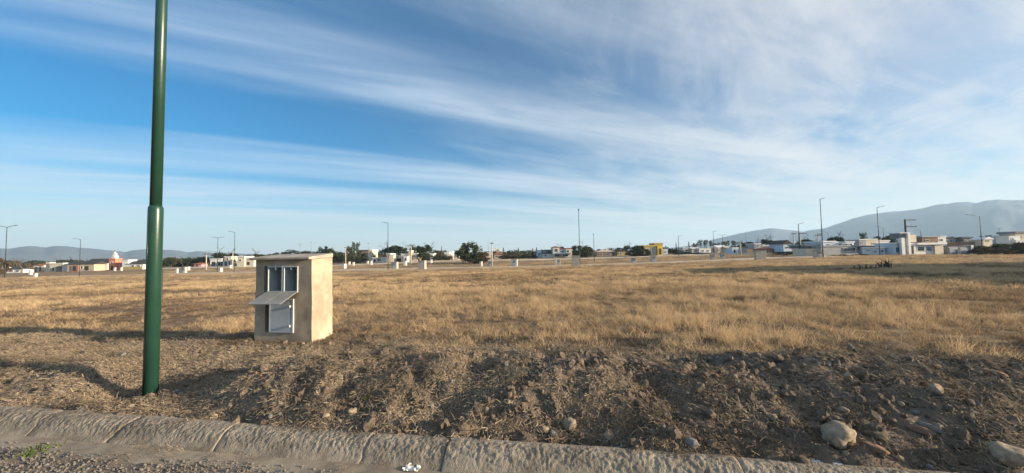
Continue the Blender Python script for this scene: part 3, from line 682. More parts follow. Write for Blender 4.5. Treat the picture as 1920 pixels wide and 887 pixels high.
# twigs
for i, (px, py, l, az, lab) in enumerate([(1092, 790, 0.16, 1.2, 'short forked stick standing beside the pale angular stone'), (1865, 775, 0.26, 2.2, 'bleached thin stick on dark soil'),
                                      (1905, 805, 0.22, 0.3, 'pale bent root lying on dark soil'), (1060, 825, 0.22, 0.1, 'pale twig lying along the kerb edge'), (905, 800, 0.2, 1.9, 'dry split stalk standing on the bank above the kerb')]):
    X, Y = hit_verge(px, py); z = gz(X, Y); up = 0.9 if i in (0, 4) else 0.12
    m = MB(); pts = [Vector((0, 0, -0.01)), Vector((math.cos(az) * l * .4, math.sin(az) * l * .4, l * .35 * up + 0.01)), Vector((math.cos(az + .3) * l, math.sin(az + .3) * l, l * .8 * up + 0.015))]
    m.tube(pts, [0.008, 0.006, 0.003], 6); m.tube([pts[1], pts[1] + Vector((l * .1, -l * .2, l * .4 * up + 0.004))], [0.005, 0.002], 5)
    o = m.build('twig', 'weathered_wood', smooth=True); o.location = (X, Y, z + 0.012); tag(o, lab, 'twig')

# ---------------------------------------------------------------- lamp posts
def lamp_post(X, Y, z, H, arms, label, base_r=0.078, near=False, mat='dark_paint', n=10, lean=(0, 0), group='lamp posts along the streets', arm_l=1.9):
    e = empty('lamp_post', (X, Y, z)); e.rotation_euler = (lean[1], lean[0], 0); tag(e, label, 'lamp post', group)
    m = MB()
    if near:
        m.tube([(0, 0, -0.6), (0, 0, 2.40), (0, 0, 2.45), (0, 0, 2.475)], [base_r, base_r, base_r * 0.97, base_r * 0.82], 48)
    else: m.tube([(0, 0, -0.4), (0, 0, 2.45), (0, 0, 2.5)], [base_r, base_r, base_r * 0.8], n)
    m.build('lower_tube', mat, e, True)
    r2 = base_r * 0.79
    m = MB(); m.tube([(0, 0, 2.47), (0, 0, 5.0), (0, 0, H)], [r2, r2 * 0.98, r2 * 0.72], 48 if near else n); m.build('shaft', mat, e, True)
    for az, ln in arms:
        dx, dy = math.sin(az), math.cos(az)
        m = MB(); m.tube([(0, 0, H - 0.05), (dx * ln * 0.5, dy * ln * 0.5, H + 0.09 * ln), (dx * ln, dy * ln, H + 0.16 * ln)], [0.045, 0.042, 0.035], n); m.build('arm', mat, e, True)
        px_, py_ = dy, -dx; a = ln - 0.05; b = ln + 0.55; hz = H + 0.16 * ln
        pts = []
        for zz in (hz - 0.05, hz + 0.04):
            k = 0.13 if zz < hz else 0.09
            for (q, s) in ((a, -1), (b, -1), (b, 1), (a, 1)): pts.append((dx * q + px_ * s * k, dy * q + py_ * s * k, zz + 0.16 * (q - a)))
        m = MB().hexa(pts); m.build('lamp_head', 'lamp_grey', e, bevel=0.015)
    return e
near_lamp = lamp_post(POLE.x, POLE.y, gz(POLE.x, POLE.y), 9.2, [(math.radians(190), 1.9)], 'glossy green steel lamp post standing in a dug hole behind the kerb', 0.077, True, 'green_paint', 48, (0.0, 0.0), 'lamp posts along the streets')
# weld seam, hand-hole cover and a paint run on the lower tube
m = MB(); a = math.radians(193); m.tube([(math.sin(a) * 0.077, math.cos(a) * 0.077, 1.35), (math.sin(a) * 0.0775, math.cos(a) * 0.0775, 2.36)], 0.004, 6); m.build('weld_seam', 'green_paint', near_lamp, True)
m = MB(); a = math.radians(54)
cx, cy = math.sin(a), math.cos(a); pts = []
for zz in (1.32, 1.64):
    for (q, s) in ((0.066, -1), (0.083, -1), (0.083, 1), (0.066, 1)): pts.append((cx * q + cy * s * 0.03, cy * q - cx * s * 0.03, zz))
m.hexa(pts); m.build('hand_hole_cover', 'dark_paint', near_lamp, bevel=0.004)

# ---------------------------------------------------------------- near meter cabinet
PC = at(583.5, 645, 6.96); BL = at(479.5, 643, 7.20)
FA = KRZ                                                     # front parallel to the kerb
z0 = gz(PC.x - 0.3, PC.y + 0.3) - 0.12
Wc, Dc = 1.20, 0.60
Hc = at(586, 486.5, 6.96).z - z0
cab = empty('meter_cabinet', (PC.x, PC.y, z0), FA); tag(cab, 'beige cement meter cabinet with two open meter boxes and a grey door', 'meter cabinet', 'meter cabinets on the lots')
# local frame: x from -Wc to 0 (right corner), y from 0 (front) to Dc, z up
fz = lambda py: at(530, py, 7.1).z - z0
fx = lambda px: (px - 583.5) / (583.5 - 479.5) * Wc
o1 = (fx(503), fx(531), fz(548), fz(499)); o2 = (fx(532.5), fx(559), fz(548), fz(499))
ox0, ox1, oz0, oz1 = o1[0] - 0.085, o2[1], o1[2], o1[3]
rx0, rx1, rz0, rz1 = fx(498.5), fx(507), fz(623), fz(567)
import bmesh
bm = bmesh.new()
xs = sorted({-Wc, ox0, ox1, rx0, rx1, 0.0} | set(np.round(np.linspace(-Wc, 0, 25), 4))); zs = sorted({0.0, oz0, oz1, rz0, rz1, Hc} | set(np.round(np.linspace(0, Hc, 31), 4))); ysn = list(np.linspace(0, Dc, 13))
def disp(p):
    k = 0.008 * float(fbm(np.array([p[0] * 2.3 + p[1]]), np.array([p[2] * 2.3 + p[1] * 2]), 3, 211)[0])
    lean = -0.012 * (1 - p[2] / Hc)
    tp = 0.035 * max(0, (p[1] / Dc)) * (p[2] / Hc) ** 6             # back slightly higher: roof falls to the front
    return Vector((p[0] + (k if p[0] in (0.0, -Wc) else 0), p[1] + (k if p[1] in (0.0, Dc) else 0), p[2] + tp))
cache = {}
def V_(p):
    key = tuple(np.round(p, 4))
    if key not in cache: cache[key] = bm.verts.new(disp(p))
    return cache[key]
def face(ps):
    try: bm.faces.new([V_(p) for p in ps])
    except ValueError: pass
for i in range(len(xs) - 1):
    for k in range(len(zs) - 1):
        x_, X_, z_, Z_ = xs[i], xs[i + 1], zs[k], zs[k + 1]
        inside = x_ >= ox0 - 1e-6 and X_ <= ox1 + 1e-6 and z_ >= oz0 - 1e-6 and Z_ <= oz1 + 1e-6
        inside = inside or (x_ >= rx0 - 1e-6 and X_ <= rx1 + 1e-6 and z_ >= rz0 - 1e-6 and Z_ <= rz1 + 1e-6)
        if not inside: face([(x_, 0.0, z_), (X_, 0.0, z_), (X_, 0.0, Z_), (x_, 0.0, Z_)])
        face([(X_, Dc, z_), (x_, Dc, z_), (x_, Dc, Z_), (X_, Dc, Z_)])
for j in range(len(ysn) - 1):
    for k in range(len(zs) - 1):
        face([(0.0, ysn[j], zs[k]), (0.0, ysn[j + 1], zs[k]), (0.0, ysn[j + 1], zs[k + 1]), (0.0, ysn[j], zs[k + 1])])
        face([(-Wc, ysn[j + 1], zs[k]), (-Wc, ysn[j], zs[k]), (-Wc, ysn[j], zs[k + 1]), (-Wc, ysn[j + 1], zs[k + 1])])
    for i in range(len(xs) - 1):
        face([(xs[i], ysn[j], Hc), (xs[i + 1], ysn[j], Hc), (xs[i + 1], ysn[j + 1], Hc), (xs[i], ysn[j + 1], Hc)])
me = bpy.data.meshes.new('body'); bm.to_mesh(me); bm.free(); bo = obj('body', me, 'plaster', cab)
m = MB()    # roof slab: overhangs the front and the left, falls to the front
m.hexa([(-Wc - 0.045, -0.115, Hc + 0.002), (0.0, -0.075, Hc + 0.002), (0.006, Dc + 0.01, Hc + 0.037), (-Wc - 0.03, Dc + 0.01, Hc + 0.037),
        (-Wc - 0.05, -0.12, Hc + 0.05), (0.0, -0.08, Hc + 0.047), (0.006, Dc + 0.01, Hc + 0.118), (-Wc - 0.03, Dc + 0.01, Hc + 0.118)])
rs = m.build('roof_slab', 'cement_slab', cab, bevel=0.012, seg=3)
for (a, b, c, d, dp) in ((ox0, ox1, oz0, oz1, 0.25), (rx0, rx1, rz0, rz1, 0.10)):     # linings of the openings left in the masonry
    m = MB(); m.add([(a, .003, c), (b, .003, c), (b, .003, d), (a, .003, d), (a, dp, c), (b, dp, c), (b, dp, d), (a, dp, d)], [(4, 5, 6, 7), (0, 1, 5, 4), (1, 2, 6, 5), (2, 3, 7, 6), (3, 0, 4, 7)])
    m.build('recess', 'plaster', cab)
# two meter cases set into the opening
for (a, b, c, d) in (o1, o2):
    t = 0.022; y0 = -0.016; y1 = 0.24
    m = MB(); m.box(a, a + t, y0, y1, c, d); m.box(b - t, b, y0, y1, c, d); m.box(a + t, b - t, y0, y1, c, c + t); m.box(a + t, b - t, y0, y1, d - t, d)
    mc = m.build('meter_case', 'meter_case', cab, bevel=0.004)
    m = MB(); m.box(a + t, b - t, y1 - 0.02, y1, c + t, d - t); m.build('back_panel', 'meter_inside', mc)
    m = MB(); xm = (a + b) / 2; m.box(xm - 0.012, xm + 0.012, y0 + 0.01, y0 + 0.03, d - t - 0.05, d - t - 0.001); m.build('latch', 'white_plastic', mc, bevel=0.003)
    m = MB(); m.tube([(xm + 0.05, y1 - 0.02, c + 0.12), (xm + 0.05, y1 - 0.05, c + 0.12)], 0.012, 10); m.build('cable_stub', 'dark_paint', mc)
    # lid hinged at the bottom, hanging open towards the street
    m = MB(); q = []
    L_, dr = 0.42, 0.17
    for th in (0.0, 0.012):
        q += [(a - 0.004, y0 - L_, c - dr + th), (b + 0.004, y0 - L_, c - dr + th), (b + 0.004, y0 - 0.004, c + 0.006 + th), (a - 0.004, y0 - 0.004, c + 0.006 + th)]
    m.hexa(q); lid = m.build('lid', 'flap', cab, bevel=0.003)
# lower supply door in a frame
da, db, dc, dd = fx(507), fx(552), fz(623), fz(560)
m = MB(); t = 0.03; y0 = -0.022
m.box(da, da + t, y0, 0.02, dc, dd); m.box(db - t, db, y0, 0.02, dc, dd); m.box(da + t, db - t, y0, 0.02, dc, dc + t); m.box(da + t, db - t, y0, 0.02, dd - t, dd)
fr = m.build('door_frame', 'meter_door', cab, bevel=0.004)
m = MB(); m.box(da + t + 0.003, db - t - 0.05, y0 + 0.002, 0.02, dc + t + 0.003, dd - t - 0.003); dr_ = m.build('door', 'meter_door', cab, bevel=0.006)
m = MB(); m.box(db - t - 0.046, db - t - 0.003, y0 + 0.012, 0.02, dc + t + 0.003, dd - t - 0.003); m.build('door_flange', 'meter_door', cab, bevel=0.003)
for zz in (0.2, 0.78):
    m = MB(); zc = dc + (dd - dc) * zz; m.tube([(db - t - 0.035, y0 - 0.008, zc - 0.02), (db - t - 0.035, y0 - 0.008, zc + 0.02)], 0.012, 10); m.build('hinge', 'white_plastic', fr, True)

# ================================================================ the far side of the field
def px_x(px, py, Y): return at(px, py, Y).x
FARDIR = {}
# ---------------------------------------------------------------- far lamp posts
R_ = math.radians
def lamp_px(px, ytop, Y, arms, label, lean=(0, 0), mat='dark_paint', r=0.072):
    X = px_x(px, 480, Y); z = tz(X, Y); H = at(px, ytop, Y).z - z
    lamp_post(X, Y, z, H, arms, label, r, False, mat, 8, lean)
lamp_px(10.5, 426, 66, [(R_(95), 1.5), (R_(-85), 1.5)], 'dark lamp post with two arms beside a bare tree')
lamp_px(150, 449, 89, [(R_(-90), 1.3)], 'dark lamp post with one arm before the dark-roofed hall')
lamp_px(408, 446, 96, [(R_(80), 0.9), (R_(-95), 1.0)], 'thin lamp post with two short arms before the white verandah house')
lamp_px(439.5, 435.5, 82, [(R_(-80), 1.1)], 'dark single-arm lamp post beside the white verandah house')
lamp_px(727.5, 418, 71, [(R_(-60), 1.1)], 'dark single-arm lamp post before the dome-shaped dark tree')
lamp_px(1087, 398, 64, [(R_(190.4), 1.4)], 'tall dark lamp post seen end-on behind a grey meter pillar')
lamp_px(1114, 441, 92, [(R_(192.5), 1.0)], 'slim dark pole standing before the long low brown-roofed house')
lamp_px(1273, 443, 112, [(R_(85), 0.7)], 'slim lamp post right of the yellow house', r=0.1)
lamp_px(1339, 434, 98, [(R_(95), 0.4)], 'slim pole beside a dark blue sign board')
lamp_px(1500, 420, 80, [(R_(70), 1.3)], 'pale grey lamp post with arm above the white gabled house', r=0.1)
lamp_px(1543.5, 373, 57, [(R_(60), 1.15)], 'tallest dark lamp post with raised arm at the grey flat-roofed house')
lamp_px(1650, 389, 67, [(R_(75), 1.55)], 'dark lamp post with arm before the pale blue house')
lamp_px(1659, 426, 112, [(R_(-90), 1.7)], 'thin lamp post with arm behind the pale blue house')
lamp_px(1842.5, 405, 75, [(R_(-85), 1.9)], 'grey lamp post with arm beside the brown scrub')
lamp_px(1877, 428, 115, [(R_(80), 1.0)], 'small distant lamp post before the white box houses')
lamp_px(1729.5, 431, 105, [(R_(-90), 1.0)], 'small distant lamp post behind the white tower house')
lamp_px(1555, 436, 128, [(R_(-90), 1.9)], 'faint distant lamp post behind the grey flat-roofed house')
lamp_px(1446, 446, 130, [(R_(90), 1.4)], 'faint distant lamp post by the red-roofed house')
lamp_px(1356, 441, 135, [(R_(95), 0.9), (R_(-85), 0.9)], 'faint distant pole by the small forked trees')

# ---------------------------------------------------------------- utility poles, masts
def utility_pole(px, ytop, Y, arms, label, mat='concrete_pole', r=0.13, az=0.0):
    X = px_x(px, 478, Y); z = tz(X, Y); H = at(px, ytop, Y).z - z
    e = empty('utility_pole', (X, Y, z), az); tag(e, label, 'utility pole', 'utility poles')
    m = MB(); m.tube([(0, 0, -0.5), (0, 0, H)], [r * 1.35, r * 0.8], 10); m.build('pole', mat, e, True)
    for h, a, b in arms:
        m = MB(); m.box(a, b, -r - 0.07, -r + 0.05, H - h - 0.07, H - h + 0.07); ca = m.build('crossarm', 'dark_wood', e)
        for t in (0.06, 0.5, 0.94):
            x = a + (b - a) * t; m = MB(); m.tube([(x, -r, H - h + 0.06), (x, -r, H - h + 0.26)], [0.05, 0.035], 8); m.build('insulator', 'lamp_grey', ca)
utility_pole(387, 475, 112, [(0.2, -.9, .9)], 'pale concrete pole with crossarm left of the white verandah house')
utility_pole(436.5, 475, 112, [], 'plain pale pole at the corner of the white verandah house')
utility_pole(648, 464, 118, [(0.1, -.5, .5)], 'pale concrete pole before the grove of thin trees')
utility_pole(771, 458, 112, [(0.3, -1.3, 1.3)], 'pale concrete pole before the cream houses')
utility_pole(922.5, 455, 82, [(0.15, -.35, .35)], 'short T-topped pole between small meter pillars', r=0.11)
utility_pole(1489.5, 437, 92, [(0.2, -.5, .6)], 'pale pole with short crossarm by the white gabled house')
utility_pole(1502, 436.5, 84, [(0.15, -.2, 1.5)], 'pale pole with one-sided dark crossarm', r=0.12)
utility_pole(1535.5, 439, 90, [(0.3, -.8, .8), (0.0, -.1, .9)], 'pale pole with two crossarms before the grey flat-roofed house')
utility_pole(1701, 411, 76, [(0.2, -.35, 2.0), (1.55, .1, 2.1)], 'thick dark pole with two crossarms before the white tower house', 'dark_wood', 0.17)
utility_pole(1389, 453, 100, [], 'plain white post near the small blue-grey shed')
def mast(px, ytop, Y, label, bars=3):
    X = px_x(px, 470, Y); z = tz(X, Y); H = at(px, ytop, Y).z - z
    e = empty('antenna_mast', (X, Y, z)); tag(e, label, 'antenna mast', 'thin antenna masts')
    m = MB(); m.tube([(0, 0, -0.3), (0, 0, H)], [0.10, 0.05], 6); m.build('mast', 'lamp_grey', e)
    for k in range(bars):
        m = MB(); h = H - 0.3 - k * 0.7; m.box(-0.7 + .15 * k, 0.7 - .15 * k, -0.04, 0.04, h - .05, h + .05); m.build('antenna_bar', 'lamp_grey', e)
mast(562.5, 456, 165, 'thin antenna mast with cross bars above the trees behind the cabinet', 2)
mast(583.5, 453, 165, 'thin T-topped antenna mast above the trees behind the cabinet', 1)
mast(690.5, 455, 150, 'thin mast beside the tan block building', 1)
mast(915.5, 448, 170, 'thin tall mast beside the T-topped pole', 0)
mast(1400, 434, 150, 'thin mast rising before the low blue mountain', 0)
mast(1092, 452, 165, 'thin lattice mast behind the tree next to the tall lamp post', 2)
mast(755.5, 454, 180, 'faint thin mast behind the dome-shaped dark tree', 1)

# ---------------------------------------------------------------- small meter pillars on the lots
def pillar(px, ytop, Y, w_, d_, label, rz=None, mat='pillar_plaster', doors=True):
    X = px_x(px, 490, Y); z = tz(X, Y); H = max(1.1, at(px, ytop, Y).z - z)
    e = empty('meter_pillar', (X, Y, z), KRZ if rz is None else rz); tag(e, label, 'meter pillar', 'meter cabinets on the lots')
    m = MB(); m.box(-w_ / 2, w_ / 2, -d_ / 2, d_ / 2, -0.3, H - 0.07); m.build('body', mat, e, bevel=0.02)
    m = MB(); m.box(-w_ / 2 - .05, w_ / 2 + .03, -d_ / 2 - .07, d_ / 2 + .02, H - 0.068, H); m.build('roof_slab', 'cement_slab', e, bevel=0.015)
    if doors:
        for s in (-1, 1):
            m = MB(); x = s * 0.145; m.box(x - .125, x + .125, -d_ / 2 - 0.03, -d_ / 2 + 0.02, H * .52, H * .84); m.build('meter_box', 'meter_inside', e, bevel=0.01)
        m = MB(); m.box(-.2, .22, -d_ / 2 - 0.03, -d_ / 2 + 0.02, H * .12, H * .45); m.build('door', 'meter_door', e, bevel=0.01)
q = math.pi / 2
pillar(58.5, 506.5, 104, .55, .55, 'low whitish meter pillar near the green-fronted white house', q, 'pillar_white', False)
pillar(68, 512, 80, .42, .42, 'small whitish meter pillar close to the two-armed lamp post', q, 'pillar_white', False)
pillar(216, 503, 120, .45, .45, 'tiny white meter pillar before the coral tower', q, 'pillar_white', False)
pillar(228, 502, 120, .45, .45, 'tiny white meter pillar at the side of the coral tower', q, 'pillar_white', False)
pillar(333, 503.5, 94, .7, .6, 'whitish meter pillar, wider of a pair before the dark hedge', q * .9, 'pillar_white', False)
pillar(345.5, 500.5, 94, 1.2, .6, 'grey-sided meter pillar, taller of a pair before the dark hedge', KRZ)
pillar(353.5, 500, 112, .7, .5, 'narrow white meter pillar behind the pair before the dark hedge', q, 'pillar_white', False)
pillar(414, 502.5, 97, .7, .6, 'whitish meter pillar at the foot of the thin two-armed lamp post', q * .9, 'pillar_white', False)
pillar(432.5, 499.5, 118, .8, .5, 'narrow white meter pillar before the white verandah house', q, 'pillar_white', False)
pillar(645.5, 494.5, 94, .9, .6, 'whitish meter pillar before the grove of thin trees', q * .9, 'pillar_white', False)
pillar(655, 490.5, 128, .7, .5, 'tiny white meter pillar, left of two in front of the thin trees', q, 'pillar_white', False)
pillar(663, 492, 116, .8, .5, 'tiny white meter pillar, right of two in front of the thin trees', q, 'pillar_white', False)
pillar(689.5, 491, 130, .6, .5, 'tiny white meter pillar before the tan block', q, 'pillar_white', False)
pillar(696, 491.5, 118, .8, .5, 'small white meter pillar right of the tan block', q, 'pillar_white', False)
pillar(740, 491, 76, 1.25, .7, 'meter pillar with blue-grey meter boxes beside the single-arm lamp post')
pillar(760, 489, 100, .9, .6, 'whitish meter pillar before the cream houses', q * .95, 'pillar_white', False)
pillar(791.5, 488.5, 68, 1.3, .8, 'broad grey meter pillar with bright side before the pine trees', KRZ, doors=False)
pillar(808.5, 487.5, 112, .8, .5, 'small pink-white meter pillar behind the broad grey one', q, 'pillar_white', False)
pillar(902, 490, 86, .5, .8, 'slender white meter pillar right of the big bushy tree', KRZ, 'pillar_white', False)
pillar(919, 489.5, 86, 1.0, .5, 'grey meter pillar at the foot of the T-topped pole')
pillar(964.5, 486, 76, 1.2, .6, 'meter pillar with blue-grey front and bright white edge', KRZ, 'pillar_white')
pillar(1041.5, 486, 84, .4, .7, 'slender white meter pillar before the two-storey cream house', KRZ, 'pillar_white', False)
pillar(1047.5, 486.5, 84, .7, .5, 'dark-fronted meter pillar before the two-storey cream house')
pillar(1079, 479, 55, 1.12, .6, 'large grey meter pillar with white edge beside the end-on lamp post', KRZ, doors=False)
pillar(1188, 483, 74, 1.0, .6, 'low grey meter pillar in line with the yellow house', KRZ)
pillar(1225.5, 478, 71, 1.15, .7, 'grey meter pillar with capped roof and pale boxes before the yellow house')
pillar(1336.5, 477, 76, .9, .6, 'low grey meter pillar under the dark blue sign board', KRZ)
pillar(1356, 477, 80, .9, .6, 'low grey meter pillar right of the dark blue sign board', KRZ)
pillar(1425.5, 469, 60, 1.45, .8, 'large plain grey meter pillar before the red-roofed house', KRZ, doors=False)
pillar(1535, 469, 58, 1.15, .7, 'meter pillar with pale metal boxes left of the tallest lamp post')
pillar(1799, 468, 74, .5, .4, 'small white meter pillar before the grey garage', KRZ, 'pillar_white', False)

# ---------------------------------------------------------------- buildings
def DK(x): return max(0.42, 1 - 0.62 * abs(x - 960) / 900)     # shallower plans where the row is seen obliquely
def bld(name, label, Y, vols, wins=(), cat='house', group='houses beyond the field'):
    xs = [px_x(v[1], 480, Y) for v in vols]; xe = [px_x(v[2], 480, Y) for v in vols]
    Xc = (min(xs) + max(xe)) / 2; zb = tz(Xc, Y)
    e = empty(name, (Xc, Y, zb)); tag(e, label, cat, group)
    for v in vols:
        k = v[0]
        if k == 'w':          # wall block: x0 x1 ytop ybase|None depth yoff material
            _, x0, x1, yt, yb, D, yo, mt = v[:8]
            D = D * DK(x0); yo = yo * DK(x0)
            Yf = Y + yo; ym = (yt + (yb or yt + 15)) / 2
            a, b = px_x(x0, ym, Yf) - Xc, px_x(x1, ym, Yf) - Xc; t = at((x0 + x1) / 2, yt, Yf).z - zb
            z_ = (at((x0 + x1) / 2, yb, Yf).z - zb) if yb else -1.0
            m = MB(); m.box(a, b, yo, yo + D, z_, t); w_ = m.build('wall', 'wall_' + mt, e)
            if len(v) > 8:     # flat roof slab over it
                rm, ov, th = v[8]; m = MB(); m.box(a - ov, b + ov, yo - ov, yo + D + ov, t + 0.003, t + th); m.build('roof', rm, e)
        elif k == 'g':        # pitched roof: x0 x1 yeave yridge depth yoff material axis
            _, x0, x1, ye, yr, D, yo, mt, ax = v
            D = D * DK(x0); yo = yo * DK(x0); Yf = Y + yo; a, b = px_x(x0, ye, Yf) - Xc, px_x(x1, ye, Yf) - Xc
            t = at((x0 + x1) / 2, ye, Yf).z - zb + 0.004; r = at((x0 + x1) / 2, yr, Yf).z - zb; ov = 0.25
            A, B, y0, y1 = a - ov, b + ov, yo - ov, yo + D + ov; m = MB()
            if ax == 'x': m.add([(A, y0, t), (B, y0, t), (B, y1, t), (A, y1, t), (A, (y0 + y1) / 2, r), (B, (y0 + y1) / 2, r)], [(0, 1, 5, 4), (2, 3, 4, 5), (1, 2, 5), (3, 0, 4), (3, 2, 1, 0)])
            elif ax == 'h':
                h = min((B - A), (y1 - y0)) * 0.42
                m.add([(A, y0, t), (B, y0, t), (B, y1, t), (A, y1, t), (A + h, (y0 + y1) / 2, r), (B - h, (y0 + y1) / 2, r)], [(0, 1, 5, 4), (2, 3, 4, 5), (1, 2, 5), (3, 0, 4), (3, 2, 1, 0)])
            else: m.add([(A, y0, t), (B, y0, t), (B, y1, t), (A, y1, t), ((A + B) / 2, y0, r), ((A + B) / 2, y1, r)], [(0, 1, 4), (2, 3, 5), (1, 2, 5, 4), (3, 0, 4, 5), (3, 2, 1, 0)])
            m.build('roof', mt, e)
    for wn in wins:           # kind x0 x1 y0 y1 yoff [glass]
        k, x0, x1, y0, y1, yo = wn[:6]; gm = wn[6] if len(wn) > 6 else 'glass'
        yo = yo * DK(x0); Yf = Y + yo; ym = (y0 + y1) / 2; a, b = px_x(x0, ym, Yf) - Xc, px_x(x1, ym, Yf) - Xc; xm = (x0 + x1) / 2
        t, bt = at(xm, y0, Yf).z - zb, at(xm, y1, Yf).z - zb; fr = 0.07
        if k == 'd':
            m = MB(); m.box(a, b, yo - 0.05, yo + 0.02, bt, t); d = m.build('door', 'roof_dark' if gm == 'glass' else gm, e)
            m = MB(); m.tube([(b - .12, yo - 0.09, (t + bt) / 2), (b - .12, yo - 0.05, (t + bt) / 2)], 0.04, 6); m.build('handle', 'lamp_grey', d); continue
        m = MB(); m.box(a, a + fr, yo - .08, yo + .02, bt, t); m.box(b - fr, b, yo - .08, yo + .02, bt, t); m.box(a + fr, b - fr, yo - .08, yo + .02, bt, bt + fr); m.box(a + fr, b - fr, yo - .08, yo + .02, t - fr, t)
        wo_ = m.build('window', 'roof_white', e)
        m = MB(); m.box(a + fr, b - fr, yo - .03, yo + .02, bt + fr, t - fr); m.build('pane', gm, wo_)
    return e
W = lambda *a: ('w',) + a
G = lambda *a: ('g',) + a
FR = ('roof_white', 0.15, 0.25); DR = ('roof_dark', 0.3, 0.3)
bld('house', 'low white house with dark roof and green-framed windows behind the bare tree', 128, [W(12, 40, 505, None, 8, 0, 'white'), G(10, 42, 505, 501, 8, 0, 'roof_dark', 'x'), W(-30, 12, 503, None, 6, 1, 'white', FR)],
    [('w', 18, 25, 506.5, 510, 0), ('w', 29, 36, 506.5, 510, 0), ('w', 3, 8, 506, 510, 1)])
bld('house', 'cream cottage with low red roof left of the long cream house', 134, [W(62, 82, 497.5, None, 8, 0, 'cream'), G(62, 82, 497.5, 494.5, 8, 0, 'roof_red', 'h'), W(45, 62, 503, None, 6, -2, 'dgrey')], [('w', 67, 71, 500, 504, 0), ('d', 74, 77, 500, 508, 0)])
bld('house', 'long cream house with dark carport and small water tank', 130, [W(93, 118, 494.5, 500, 8, 0, 'cream', FR), W(86, 93, 491.5, None, 4, 1, 'cream'), W(93, 104, 500, None, 7, 0, 'cream'), W(116.5, 118, 500, None, 6, 0, 'white')], [('d', 98, 101, 502, 508, 0), ('w', 94, 97, 502, 505, 0)])
bld('hall', 'dark-roofed hall with red door frame and side annexes', 128, [W(126, 176, 495.5, None, 9, 0, 'tan'), G(124, 178, 495.5, 490.5, 9, 0, 'roof_dark', 'x'), W(134, 147, 497.5, None, .5, -.6, 'brick')],
    [('d', 137, 143, 499, 507.5, -.6), ('w', 151, 156, 499, 504, 0), ('d', 159, 166, 499, 507, 0)], 'hall')
bld('shed', 'open grey shed with dark sloped roof left of the coral tower', 138, [W(178, 186, 494, None, 7, 0, 'grey'), G(158, 202, 494.5, 485, 12, 3, 'roof_dark', 'x'), W(190, 200, 495.5, None, 5, 1, 'cream', FR)], [('d', 179, 184, 499, 506, 0)], 'shed')
# coral bell tower
tw = bld('bell_tower', 'coral tower with stepped cream belfry and cross finial', 132, [W(204, 216, 485.5, None, 4.6, 0, 'coral'), W(203.3, 216.7, 484.6, 486.2, 5.0, -.25, 'coral'), W(209, 216, 479.5, 484.6, 2.4, 1.2, 'white'), W(211.5, 216, 475.5, 479.5, 1.6, 1.6, 'white'), W(213.3, 215.6, 472.5, 475.5, .8, 2.0, 'white')],
         [('w', 208, 212, 490, 496, 0), ('d', 207.5, 212.5, 499, 507, 0), ('w', 211, 214, 480.8, 483.4, 1.2)], 'tower')
m = MB(); p = at(216, 472, 133.3); fxx = p.x - tw.location.x; m.tube([(fxx, 1.2, p.z - 0.5 - tw.location.z), (fxx, 1.2, p.z + .75 - tw.location.z)], 0.07, 6); m.box(fxx - .25, fxx + .25, 1.15, 1.25, p.z + .35 - tw.location.z, p.z + .47 - tw.location.z); m.build('finial', 'lamp_grey', tw)
bld('house', 'white house with wide dark eaves right of the coral tower', 130, [W(229, 240, 488.5, None, 6, 0, 'white', FR), W(240, 268, 495, None, 7, 0, 'white'), G(238, 272, 495, 489.5, 7, 0, 'roof_dark', 'x'), W(228, 266, 500, None, .3, -3, 'ochre')], [('w', 246, 252, 497, 501, 0), ('w', 257, 263, 497, 501, 0)])
bld('shed', 'small pink-roofed shed at the end of the dark hedge', 138, [W(364, 377, 495.5, None, 5, 0, 'pink'), G(362, 379, 495.5, 492.5, 5, 0, 'roof_red', 'h')], [('d', 368, 371, 496, 500, 0)], 'shed')
bld('house', 'white flat-roofed house with columned verandah', 128, [W(394, 416, 486, 491, 8, 0, 'white', FR), W(421, 434, 482, 490.5, 8, 0, 'cream', FR), W(394, 434, 490.5, None, 7, 2.2, 'dgrey'), W(394, 395.4, 491, None, .25, 0, 'white'), W(404, 405.2, 491, None, .25, 0, 'white'), W(418, 420, 490.5, None, .3, 0, 'white'), W(426, 428, 490.5, None, .3, 0, 'white'), W(432, 434, 490.5, None, .3, 0, 'white')],
    [('w', 424, 429, 484, 488, 0), ('w', 407, 414, 492, 498, 2.2)])
bld('house', 'cream block house with two cubes and dark garage opening', 124, [W(445, 458, 482, None, 7, 0, 'cream', FR), W(461, 476, 484.5, None, 7, 1, 'cream', FR)], [('d', 463, 468, 491, 497, 1), ('w', 463, 467, 486, 489, 1), ('w', 448, 453, 486, 490, 0)])
bld('apartment_block', 'tall tan block building with sunlit side wall behind thin trees', 165, [W(668, 691.5, 470, None, 11, 0, 'brown', DR), W(691.5, 697, 469, None, 9, 0, 'cream', FR)], [('w', 675, 679, 474, 478, 0), ('w', 683, 687, 474, 478, 0)], 'apartment block')
bld('house', 'low white house with pale roof right of the tan block', 148, [W(698, 722, 483.5, None, 7, 0, 'white', FR)], [('d', 701, 704, 486, 491, 0), ('w', 708, 714, 485.5, 489, 0)])
bld('house', 'cream cube house before the dome-shaped tree', 138, [W(725, 732, 476.5, None, 7, 0, 'tan', FR), W(732, 738, 479, None, 5, 0, 'cream', FR)], [('w', 726.5, 730, 480, 484, 0)])
bld('house', 'low white house with dark verandah before the dome-shaped tree', 142, [W(740, 754, 480.5, 484.5, 8, 0, 'white', FR), W(740, 754, 484.5, None, 6, 2, 'dgrey')], [('w', 743, 750, 486, 489, 2)])
